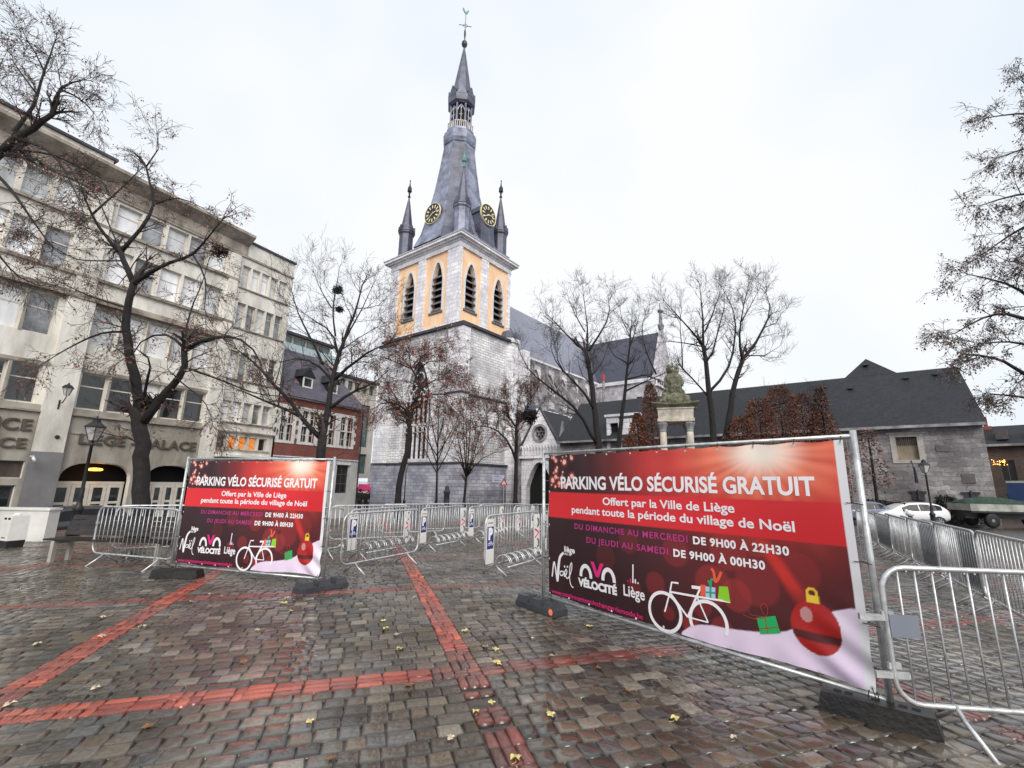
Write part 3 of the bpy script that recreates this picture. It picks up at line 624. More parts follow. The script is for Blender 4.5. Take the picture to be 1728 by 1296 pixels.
for x0, x1 in ((.42, 1.0), (5.65, 7.4), (12.65, BX1)): m.box(x0 if x0 > 1 else .62, x1, BY0, BY0+.6, 25.36, 38.3)
m.box(BX0+.05, BX0+.6, BY0+.3, BY1, 25.352, 25.75); m.box(.9, BX1-.02, BY0+.05, BY0+.6, 25.352, 25.72)
m.build('belfry_pilasters', AS, ch)
m = MB(); m.box(BX0-.1, BX1+.1, BY0-.1, BY1+.1, 38.3, 39.1); m.build('belfry_frieze', AS, ch)
m = MB()
for i, (e_, z0, z1) in enumerate(((.25, 39.1, 39.4), (.65, 39.4, 39.65), (1.05, 39.65, 40.05))): m.box(BX0-e_, BX1+e_, BY0-e_, BY1+e_, z0, z1)
m.build('cornice', AS, ch); MB().box(BX0-1.15, BX1+1.15, BY0-1.15, BY1+1.15, 40.06, 40.22).build('gutter', mat('pale_zinc_gutter', lin(190, 188, 190), .5, .1, .2), ch)
for P, fn, u0, u1 in [(H1[0], lf(BX0+.25), 5.6, 8.1), (H1[1], lf(BX0+.25), 12.4, 14.9), (H2[0], lambda u, d, z: (u, BY0+.25+d, z), 2.05, 4.6), (H2[1], lambda u, d, z: (u, BY0+.25+d, z), 9.05, 11.6)]:
    o = MB(fn).ringprism(grow(P, .36), grow(P, -.02), -.1, .3).build('belfry_opening', mat('pale_opening_stone', lin(214, 211, 212), .85, 0, .1, 1), ch)
    mm = MB(fn); zb = P[0][1]; zt = max(q[1] for q in P)
    mm.box(u0-.35, u1+.35, -.18, .25, zb-.36, zb-.03)
    nn = 6
    for i in range(nn):
        z = zb+.15+i*1.13; hw = (u1-u0)/2*(1 if i < 5 else .82); c = (u0+u1)/2
        mm.add([(c-hw, -.05, z), (c+hw, -.05, z), (c+hw, .75, z+.75), (c-hw, .75, z+.75), (c-hw, -.05, z+.16), (c+hw, -.05, z+.16), (c+hw, .75, z+.9), (c-hw, .75, z+.9)], [(0, 1, 2, 3), (4, 7, 6, 5), (0, 4, 5, 1), (1, 5, 6, 2), (2, 6, 7, 3), (3, 7, 4, 0)])
    mm.build('louvres', G('louvre'), o)
# spire
SX, SY = (BX0+BX1)/2+.1, (BY0+BY1)/2-.5
hx, hy = (BX1-BX0)/2-.6, (BY1-BY0)/2-.9
m = MB(); m.box(SX-hx-.2, SX+hx+.2, SY-hy-.3, SY+hy+.3, 40.23, 41.6); m.build('parapet_base', G('zinc'), ch)
def octring(r, z, sx=1, sy=1): return [(SX+sx*r*math.cos(rad(22.5+45*i)), SY+sy*r*math.sin(rad(22.5+45*i)), z) for i in range(8)]
prof = [(7.3, 41.3, 1.0, 1.14), (6.2, 44.0, 1, 1.10), (5.2, 48.5, 1, 1.06), (4.35, 53, 1, 1.0), (3.6, 58, 1, 1), (3.05, 62.2, 1, 1), (2.9, 63.6, 1, 1)]
m = MB(); V = [p for r, z, a, b in prof for p in octring(r, z, a, b)]; k = len(prof)
m.add(V, [(i*8+j, i*8+(j+1) % 8, (i+1)*8+(j+1) % 8, (i+1)*8+j) for i in range(k-1) for j in range(8)]+[tuple(range((k-1)*8, k*8))])
sp = m.build('spire', G('lead'), ch)
m = MB()
for j in range(8): m.tube([V[i*8+j] for i in range(k)], .13, 6)
for j in (1, 3, 5, 7):      # panels of paler lead between the ribs
    for i in range(k-1):
        a, b, c, d = [Vector(V[q]) for q in (i*8+j, i*8+(j+1) % 8, (i+1)*8+(j+1) % 8, (i+1)*8+j)]
        nn = (b-a).cross(d-a).normalized()*.03; m.quad(a+nn, b+nn, c+nn, d+nn)
m.build('rib_and_panel', G('zinc'), sp, recalc=False)
o8 = rad(22.5)
m = MB(); m.lathe([(2.85, 63.3), (3.15, 63.6), (2.95, 63.9), (3.2, 64.4), (3.35, 65.2), (3.1, 66.1), (2.75, 66.5), (2.75, 66.9)], SX, SY, 8, o8); m.build('bulged_gallery', G('zinc'), ch)
m = MB()
for i in range(8):
    a, b = [(SX+2.55*math.cos(o8+rad(45*q)), SY+2.55*math.sin(o8+rad(45*q))) for q in (i, i+1)]
    for t in range(5): x = a[0]+(b[0]-a[0])*t/5; y = a[1]+(b[1]-a[1])*t/5; m.tube([(x, y, 66.9), (x, y, 68.2)], .09, 5)
    m.tube([(a[0], a[1], 68.25), (b[0], b[1], 68.25)], .12, 5)
m.build('balustrade', mat('pale_stone_balusters', lin(196, 190, 186), .7, 0, .2), ch)
MB().lathe([(1.8, 66.9), (1.8, 72.6)], SX, SY, 8, o8).build('lantern_core', G('dark'), ch)
m = MB()
for i in range(8):
    a = o8+rad(45*i); x, y = SX+2.1*math.cos(a), SY+2.1*math.sin(a); m.tube([(x, y, 66.9), (x, y, 72.7)], .19, 6)
    b = a+rad(22.5); x2, y2 = SX+1.95*math.cos(b), SY+1.95*math.sin(b)
    a2 = a+rad(45); xe, ye = SX+2.1*math.cos(a2), SY+2.1*math.sin(a2); m.tube([(x, y, 70.6), ((x+x2)/2, (y+y2)/2, 71.6), (x2, y2, 72.1), ((xe+x2)/2, (ye+y2)/2, 71.6), (xe, ye, 70.6)], .14, 5)
m.build('lantern', G('zinc'), ch)
m = MB()
for i in range(8):
    b = o8+rad(45*i+22.5); x, y = SX+1.98*math.cos(b), SY+1.98*math.sin(b); m.tube([(x, y, 67.6), (x, y, 71.2)], .07, 5); q = Vector((-math.sin(b), math.cos(b), 0))
    m.tube([Vector((x, y, 70.0))-q*.35, Vector((x, y, 70.0))+q*.35], .06, 5); m.tube([(x, y, 71.2), (x, y, 71.6)], [.07, .2], 6)
m.build('lantern_mullions', mat('pale_stone_balusters', lin(196, 190, 186)), ch)
m = MB(); m.lathe([(2.3, 72.5), (2.75, 72.9), (2.8, 74.3), (2.45, 74.35), (2.0, 75.3), (1.55, 78.5), (.85, 83), (.14, 87.4)], SX, SY, 8, o8)
for i in range(8):       # little gables round the foot of the upper spire
    b = o8+rad(45*i+22.5); c = Vector((SX+2.62*math.cos(b), SY+2.62*math.sin(b), 74.2)); q = Vector((-math.sin(b), math.cos(b), 0)); inn = Vector((-math.cos(b), -math.sin(b), 0))
    m.add([c-q*.95, c+q*.95, c+Vector((0, 0, 2.2)), c+inn*1.1+Vector((0, 0, 2.2))], [(0, 1, 2), (1, 3, 2), (0, 2, 3)])
m.build('upper_spire', G('lead'), ch)
m = MB(); m.lathe([(.1, 87.2), (.3, 87.6), (.55, 88.0), (.6, 88.4), (.5, 88.8), (.2, 89.1), (.09, 89.4), (.22, 90.6), (.2, 91.4), (.06, 92.2), (.05, 95.8)], SX, SY, 10)
d = Vector((.75, -.66, 0)).normalized(); q = Vector((SX, SY, 92.9)); m.tube([q-d*1.15, q+d*1.15], .06, 6); m.tube([q+Vector((0, 0, .5))-d*.0, q+d*.6, q-Vector((0, 0, .5)), q-d*.6, q+Vector((0, 0, .5))], .04, 5)
for s_ in (-1, 1): m.lathe([(.02, -.15), (.13, 0), (.02, .15)], (q+d*1.15*s_).x, (q+d*1.15*s_).y, 6); m.v[-18:] = [(x, y, z+92.9) for x, y, z in m.v[-18:]]
m.build('ball_and_cross', G('black'), ch)
m = MB(); ck = [(-.75, 96.9), (-.45, 96.3), (0, 95.8), (.35, 96.0), (.5, 96.5), (.62, 96.75), (.5, 97.0), (.35, 96.95), (.25, 96.5), (-.1, 96.4), (-.35, 96.9), (-.5, 97.3)]
m.prism(ck, -.06, .06); wc = m.build('weathercock', G('copper'), ch); wc.matrix_local = Matrix.Translation((SX, SY, 0)) @ Matrix.Rotation(rad(-35), 4, 'Z')
# corner pinnacles
for i, (x, y) in enumerate(((BX0+1.5, BY0+1.5), (BX0+1.4, BY1-1.6), (BX1-1.5, BY0+1.5), (BX1-1.5, BY1-1.6))):
    z = 40.2; hh = 6.0 if i != 0 else 6.2
    p = MB().lathe([(1.5, z), (1.5, z+.9), (1.28, z+1.3), (1.28, z+hh-.6), (1.5, z+hh-.3), (1.52, z+hh)], x, y, 8, o8).build('pinnacle', G('lead') if i else G('zinc'), ch)
    m = MB().lathe([(1.6, z+hh), (1.1, z+hh+.9), (.75, z+hh+3.3), (.12, z+hh+7.3)], x, y, 8, o8)
    for j in range(8):
        b = o8+rad(45*j+22.5); c = Vector((x+1.5*math.cos(b), y+1.5*math.sin(b), z+hh)); qq = Vector((-math.sin(b), math.cos(b), 0)); inn = Vector((-math.cos(b), -math.sin(b), 0))
        m.add([c-qq*.55, c+qq*.55, c+Vector((0, 0, 1.2)), c+inn*.6+Vector((0, 0, 1.2))], [(0, 1, 2), (1, 3, 2), (0, 2, 3)])
    m.build('pinnacle_roof', G('lead'), p)
    t = z+hh+7.2
    MB().lathe([(.12, t), (.3, t+.3), (.14, t+.6), (.2, t+1.2), (.42, t+1.4), (.38, t+2.2), (.16, t+2.6), (.06, t+3.4), (.14, t+3.7), (.02, t+3.9)], x, y, 8).build('finial', G('copper') if i == 0 else G('black'), p)
# clocks in dormers on the two near faces
def clock(cx, cy, cz, nx, ny):
    nrm = Vector((nx, ny, 0))
    if nx: tx = Vector((0, -1, 0))          # text direction seen from outside
    else: tx = Vector((1, 0, 0))
    fn = lambda u, d, z: tuple(Vector((cx, cy, cz))+tx*u-nrm*d+Vector((0, 0, z)))
    R = 1.9
    # dormer body with rounded head behind the dial
    m = MB(fn); P = [(-1.75, -5.6), (1.75, -5.6), (1.75, 0)]+[(1.95*math.cos(a), 1.95*math.sin(a)) for a in [rad(15*i) for i in range(13)]]+[(-1.75, 0)]
    m.prism(P, .2, 4.2); m.add([(-1.9, -.1, -5.6), (1.9, -.1, -5.6), (1.75, .2, -1.9), (-1.75, .2, -1.9), (-1.9, 1, -5.6), (1.9, 1, -5.6)], [(0, 1, 2, 3)])
    dm = m.build('clock_dormer', G('lead'), ch)
    o = MB(fn).prism(circ(0, 0, R, 28), -.02, .2).build('clock', mat('black_dial', (.012, .012, .012), .5, 0, .1), ch)
    m = MB(fn); m.ringprism(circ(0, 0, R+.05, 28), circ(0, 0, R-.03, 28), -.1, .2)
    for i in range(12):
        a = rad(30*i); c, s_ = math.cos(a), math.sin(a); r0, r1, wv = .98, 1.58, .15
        m.add([(s_*r-c*w2, -.06, c*r+s_*w2) for r, w2 in ((r0, wv*.7), (r1, wv), (r1, -wv), (r0, -wv*.7))], [(0, 1, 2, 3)])
    m.build('dial_ring_and_numerals', G('gold'), o, recalc=False)
    m = MB(fn)
    for ang, ln, wd in ((rad(78), 1.35, .1), (rad(235), 1.0, .14)):
        c, s_ = math.cos(ang), math.sin(ang); m.add([(-s_*.3-c*wd, -.09, -c*.3+s_*wd), (-s_*.3+c*wd, -.09, -c*.3-s_*wd), (s_*ln+c*.04, -.09, c*ln-s_*.04), (s_*ln-c*.04, -.09, c*ln+s_*.04)], [(0, 1, 2, 3)])
    m.build('clock_hands', G('gold'), o, recalc=False)
clock(SX-hx+.35, SY+.25, 47.4, -1, 0)
clock(SX+.15, SY-hy-.1, 47.1, 0, -1)
# nave with clerestory and slate roof
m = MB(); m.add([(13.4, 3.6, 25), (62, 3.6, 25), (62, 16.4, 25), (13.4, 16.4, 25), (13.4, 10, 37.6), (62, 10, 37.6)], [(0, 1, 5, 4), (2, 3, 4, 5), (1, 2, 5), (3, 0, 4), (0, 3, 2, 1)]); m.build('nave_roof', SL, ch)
hol = [pointed(18.2+5*i, 21.4+5*i, 18.2, 23.4, 5, 2.4) for i in range(7)]
sy = lambda y0: (lambda u, d, z: (u, y0+d, z))
MB(sy(4)).holes(rect(13.4, 62, 15, 24.9), hol, 0, .5).build('clerestory_wall', AS, ch)
o = MB().box(13.5, 62, 4.45, 5, 15.1, 24.7).build('clerestory_windows', mat('leaded_glass', (.03, .031, .036)), ch)
m = MB(sy(4))
for P in hol:
    c = (P[0][0]+P[1][0])/2; m.ringprism(grow(P, .3), P, -.1, .1)
    for q in (-.55, .55): m.box(c+q-.08, c+q+.08, .1, .3, 18.2, 22.2)
    m.ringprism(circ(c, 22.2, .55, 10), circ(c, 22.2, .38, 10), .1, .3)
m.build('clerestory_tracery', AS, ch)
m = MB(); m.box(13.4, 62, 3.3, 4.2, 24.85, 25.25); m.build('eaves_cornice', AS, ch)
m = MB()
for i in range(8):
    x = 17.1+5*i
    m.box(x-.4, x+.4, 2.6, 3.98, 12, 24.4); m.box(x-.45, x+.45, -3.6, -2.3, -2, 16.5); m.tbox(x-.45, x+.45, -3.6, -2.3, 16.5, 19, .42, .6)
    m.add([(x-.3, -2.5, 15.2), (x+.3, -2.5, 15.2), (x+.3, 2.8, 20.5), (x-.3, 2.8, 20.5), (x-.3, -2.5, 16.4), (x+.3, -2.5, 16.4), (x+.3, 2.8, 21.7), (x-.3, 2.8, 21.7)], [(0, 1, 2, 3), (4, 5, 6, 7), (0, 1, 5, 4), (2, 3, 7, 6), (1, 2, 6, 5), (0, 3, 7, 4)])
m.build('flying_buttresses', G('ashdark'), ch)
m = MB(); m.add([(15, -3, 13.6), (60, -3, 13.6), (60, 3.98, 16.4), (15, 3.98, 16.4), (15, 3.98, 13), (60, 3.98, 13)], [(0, 1, 2, 3), (0, 3, 4), (1, 5, 2), (0, 4, 5, 1)]); m.build('aisle_roof', G('lead'), ch)
hol = [pointed(18.3+5*i, 21.3+5*i, 4.5, 12.0, 5, 2.4) for i in range(7)]
MB(sy(-3)).holes(rect(15, 60, -2, 13.5), hol, 0, .5).build('aisle_wall', ST, ch); MB().box(15.1, 60, -2.55, -2.4, -1.5, 13.3).build('aisle_windows', mat('leaded_glass', (.03, .031, .036)), ch)
m = MB(sy(-3))
for P in hol: m.ringprism(grow(P, .3), P, -.12, .1)
m.box(15, 60, -.3, .1, 13.4, 13.75); m.build('aisle_mouldings', AS, ch)
# transept
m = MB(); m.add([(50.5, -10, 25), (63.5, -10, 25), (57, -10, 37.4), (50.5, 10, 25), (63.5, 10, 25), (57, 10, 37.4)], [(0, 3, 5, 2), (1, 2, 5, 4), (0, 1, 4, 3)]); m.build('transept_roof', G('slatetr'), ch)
m = MB(); m.prism([(50.2, -2), (63.8, -2), (63.8, 24.5), (57, 38.4), (50.2, 24.5)], -10.5, -9.6); m.box(50.5, 63.5, -9.6, 4, -2, 24.9); m.build('transept_gable', mat('greyer_ashlar', lin(196, 193, 197), .85, 0, .2, .8, .3, 8, dirt=lin(140, 137, 144)), ch)
MB().lathe([(.6, 38), (.8, 39), (.45, 39.6), (.3, 42), (.7, 42.6), (.12, 43.4), (.1, 44.6)], 57, -10.05, 6).build('gable_finial', G('ashdark'), ch)
m = MB()
for i in range(10): x = 50.4+1.4*i; m.tube([(x, -10.7, 23.4), (x, -10.7, 24.6)], .16, 5)
m.box(50, 64, -11.1, -10.51, 24.6, 25.0); m.box(50, 64, -11.1, -10.51, 23.0, 23.4)
m.box(50.0, 50.19, -10, 4, 24.2, 25.0)
m.build('gable_balustrade', AS, ch)
MB().box(50.45, 50.497, -7.2, -6, 16, 21).build('transept_window', mat('leaded_glass', (.03, .031, .036)), ch)
# red chimney seen over the aisle
# porch with rose window
po = thing('church_porch', 'gabled stone porch with round rose window over a dark pointed archway', 'porch', (CT[0], CT[1], 0), CTH)
fn = lf(8.0)
gab = [(-11.6, -2), (-5.2, -2), (-5.2, 7.2), (-8.35, 12.4), (-11.6, 7.2)]
arch = pointed(-10.75, -6.2, -2+.002, 4.6, 8, 3.6)
rose = circ(-8.4, 8.75, 1.05, 20)
MB(fn).holes(gab, [arch, rose], 0, .8).build('gable_wall', AS, po)
MB(fn).ringprism(grow(arch, .75), arch, -.22, -.004).build('arch_moulding', AS, po)
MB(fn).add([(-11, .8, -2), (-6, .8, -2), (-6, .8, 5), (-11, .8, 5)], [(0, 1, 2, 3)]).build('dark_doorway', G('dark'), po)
m = MB(fn); m.ringprism(circ(-8.4, 8.75, 1.32, 20), circ(-8.4, 8.75, 1.0, 20), -.16, .1)
for i in range(6): a = rad(60*i); m.ringprism(circ(-8.4+.56*math.cos(a), 8.75+.56*math.sin(a), .32, 9), circ(-8.4+.56*math.cos(a), 8.75+.56*math.sin(a), .24, 9), .2, .32)
m.build('rose_window', G('ashdark'), po); MB(fn).add([(-9.6, .6, 7.6), (-7.2, .6, 7.6), (-7.2, .6, 9.9), (-9.6, .6, 9.9)], [(0, 1, 2, 3)]).build('rose_glass', G('glass'), po)
m = MB(fn)
for i in range(12): u = -11.4+.53*i; m.ringprism(pointed(u, u+.5, 5.5, 7.0, 4, .45), [(x*.7+(u+.25)*.3, z*.9+.6) for x, z in pointed(u, u+.5, 5.5, 7.0, 4, .45)], -.3, -.14)
m.box(-11.8, -5, -.4, -.05, 5.15, 5.45); m.build('blind_arcade', AS, po)
m = MB(fn)
m.tube([(-5.1, .1, 7.0), (-8.35, .1, 12.5), (-11.7, .1, 7.0)], .26, 6)
m.build('gable_coping', G('ledge'), po)
m = MB(); m.add([(8.4, -5.2, 7.2), (8.4, -8.35, 12.2), (8.4, -11.6, 7.2), (16, -5.2, 7.2), (16, -8.35, 12.2), (16, -11.6, 7.2)], [(0, 3, 4, 1), (1, 4, 5, 2)]); m.build('roof', G('slatedk'), po)
m = MB(); m.box(8.81, 16, -11.6, -5.2, -2, 7.19); m.build('side_walls', AS, po)
m = MB(); m.box(7.6, 8.4, -12.8, -11.62, -2, 7.0); m.tbox(7.65, 8.35, -12.7, -11.7, 7.0, 10.2, .3, .4); m.box(7.5, 8.5, -12.9, -11.6, 5.2, 5.5); m.build('porch_pinnacle', G('ashdark'), po)
m = MB(); m.box(7.7, 8.3, -5.15, -4.3, -2, 7.0); m.tbox(7.72, 8.28, -5.1, -4.4, 7.0, 9, .25, .3); m.build('porch_pinnacle', G('ashdark'), po)

# ================================================================== CLOISTER WING with the long slate roof
cl = thing('cloister_wing', 'long low stone building under a dark slate roof with one pointed gable on the ridge', 'building', (CT[0], CT[1], 0), CTH)
RB = G('rubble')
wnd = [rect(-48.75, -47.45, 3.95, 5.75)]
hol = wnd+[pointed(-20.5-4.2*i, -18.2-4.2*i, .5, 4.2, 4, 1.4) for i in range(5)]
MB(lf(.6)).holes(rect(-52.5, -16.3, -2.2, 6.55), hol, 0, .4).build('wall', RB, cl)
m = MB(); m.box(.601, 12, -52.5, -52.0, -2.2, 6.5); m.box(1.1, 11.5, -51.99, -16.5, -2.2, 6.4); m.prism([(-.0, 6.4), (12, 6.4), (6, 11.8)], -16.9, -16.4); m.build('wall', RB, cl)
m = MB(); a0, a1 = -16.2, -52.7
m.add([(.0, a0, 6.6), (.0, a1, 6.6), (6, a1+.2, 12.0), (6, a0, 12.0), (12, a0, 6.6), (12, a1, 6.6)], [(0, 1, 2, 3), (3, 2, 5, 4), (0, 3, 4), (1, 5, 2), (0, 4, 5, 1)])
m.add([(5.99, -44.7, 12.0), (5.99, -48.5, 12.0), (8.2, -46.5, 14.1), (11.0, -44.7, 10.8), (11, -48.5, 10.8)], [(0, 1, 2), (0, 2, 3), (1, 4, 2), (2, 4, 3)])
m.add([(5.98, -44.7, 11.98), (5.98, -48.5, 11.98), (3.8, -46.5, 10.02)], [(0, 1, 2)])
rf = m.build('roof', G('slatedk'), cl)
m = MB()
for y, z in ((-46.4, 13.2), (-43, 11.0), (-45, 10.6), (-49, 11.2), (-51, 11.3), (-40, 11), (-35, 11.1), (-30, 11)):
    x = (z-6.6)/.9 if z < 12 else 7.1; MB().box(x-.25, x+.3, y-.2, y+.2, z, z+.2).build('roof_vent', G('ledge'), rf)
m = MB(); m.box(-.15, .59, -52.6, -16.2, 6.36, 6.58); m.build('eaves_moulding', G('ashdark'), cl)
m = MB(); m.box(-.05, .3, -52.65, -16.2, 6.585, 6.68); m.build('gutter', G('ledge'), cl)
m = MB(lf(.6)); m.box(-49.3, -46.9, -.12, -.003, 5.95, 6.1); m.ringprism(rect(-49.1, -47.1, 3.7, 6.0), rect(-48.74, -47.46, 3.96, 5.74), -.05, -.002); m.build('window_surround', mat('pale_reveal_stone', lin(176, 170, 164), .85, 0, .2), cl)
o = MB(lf(.6)).box(-48.75, -47.45, .3, .35, 3.95, 5.75).build('boarded_window', mat('tan_board', lin(150, 136, 118), .8, 0, .2, 2, streak=.3), cl)
m = MB(lf(.6))
for i in range(11): m.box(-48.7+.12*i, -48.66+.12*i, .2, .24, 5.1, 5.74)
m.build('window_bars', G('black'), o)
m = MB(lf(.6)); m.box(-50.5, -49.75, -.05, -.003, 4.55, 5.0); m.box(-51.6, -50.9, -.05, -.003, 2.2, 2.9); m.build('wall_plaques', mat('dark_plaque', lin(96, 92, 90), .7, 0, .2), cl)
m = MB(lf(.6))
for u in (-48.3, -51.2): m.box(u-.5, u+.5, -.14, -.003, 1.45, 1.6); m.tube([(u, -.2, 1.0), (u, -.2, 1.7)], .06, 6); m.box(u-.35, u+.35, -.12, -.003, .9, 1.44)
m.build('stone_brackets', G('ledge'), cl)
m = MB(lf(.6)); m.tube([(-48.2, -.05, 3.9), (-48.25, -.9, 3.0)], .03, 5); m.tube([(-48.25, -.9, 3.35), (-48.28, -.85, 2.2)], [.06, .12], 6); m.build('furled_flag', mat('dark_flag_cloth', lin(40, 38, 52), .9, 0, .2), cl)
m = MB(lf(.58)); m.box(-22.9, -22.5, -.06, .6, -2, 9.1); m.box(-26.2, -23.9, -.05, .6, -2, 8.8); m.box(-23.9, -22.9, -.055, .6, 8.4, 9.05); m.box(-26.4, -22.3, -.2, .7, 9.11, 9.4); m.build('stone_dormer', AS, cl)
MB(lf(.9)).add([(-23.9, 0, 5), (-22.9, 0, 5), (-22.9, 0, 8.5), (-23.9, 0, 8.5)], [(0, 1, 2, 3)]).build('dark_opening', G('dark'), cl)
q = at(1018, 632, 78)
rc = MB().lathe([(.3, 0), (.24, q.z-3.2)], 0, 0, 8).build('chimney', G('ashdark')); rc.location = (q.x, q.y, 2)
MB().lathe([(.24, q.z-3.19), (.26, q.z-2.2), (.2, q.z-2.0)], 0, 0, 8).build('red_cap', mat('red_chimney_pipe', lin(170, 60, 60), .7, 0, .2), rc); tag(rc, 'thin chimney with a red cap standing in front of the transept roof', 'chimney')

# ================================================================== FAR RIGHT TERRACE
ter = thing('terraced_building', 'dark brown brick building at the right edge with strings of warm lights under its eaves', 'building', (49.6, 52.0, -1.5), rad(-50))
brn = matblocks('brown_brick', lin(104, 88, 82), lin(84, 70, 66), lin(70, 62, 58), .24, .08, .01, .85, .4, lin(58, 50, 48), .3, .6)
hol = [rect(1.2+2.4*i, 2.3+2.4*i, .9, 2.9) for i in range(7)]+[rect(1.2+2.4*i, 2.3+2.4*i, 4.2, 6.4) for i in range(7)]
MB().holes(rect(0, 18, -1, 7.9), hol, 0, .25).build('wall', brn, ter); m = MB().box(0, .3, .002, 8, -1, 7.8).box(.31, 18, .5, 8, -1, 7.7); m.build('rear_block', brn, ter)
for h in hol: window(ter, h[0][0]+.003, h[1][0]-.003, h[0][1]+.003, h[2][1]-.003, .14, G('darkgrey'), G('glass'), ((h[0][0]+h[1][0])/2,), (), .06)
m = MB().add([(-.3, -.5, 8.1), (18, -.5, 8.1), (18, 3, 10.3), (-.3, 3, 10.3), (18, 8, 8), (-.3, 8, 8)], [(0, 1, 2, 3), (3, 2, 4, 5), (0, 3, 5), (0, 5, 4, 1)]); m.build('roof', G('slatedk'), ter)
MB().box(-.3, 18, -.6, .1, 7.85, 8.09).build('eaves', G('ashdark'), ter)
m = MB()
for i in range(6): m.box(1.3+2.4*i, 2.2+2.4*i, -.1, 1.2, 8.6, 9.6)
m.build('dormer_row', G('darkgrey'), ter)
m = MB()
for i in range(3): m.box(1.6+i*.6, 1.9+i*.6, 2.6, 3.1, 10.2, 11.4)
m.box(1.3, 3.4, 2.4, 3.3, 9.4, 10.3); m.build('chimney', G('redbrick'), ter)
m = MB()
for i in range(60):
    x = random.uniform(1.0, 4.2); z = 6.2-.12*abs(math.sin(x*4))+random.gauss(0, .16); m.lathe([(.002, -.035), (.035, 0), (.002, .035)], x, -.3-random.random()*.3, 5); m.v[-15:] = [(a, b, c+z) for a, b, c in m.v[-15:]]
m.build('string_lights', mat('warm_fairy_lights', lin(255, 200, 120), .5, 0, .05, emit=lin(255, 178, 84), es=5), ter)
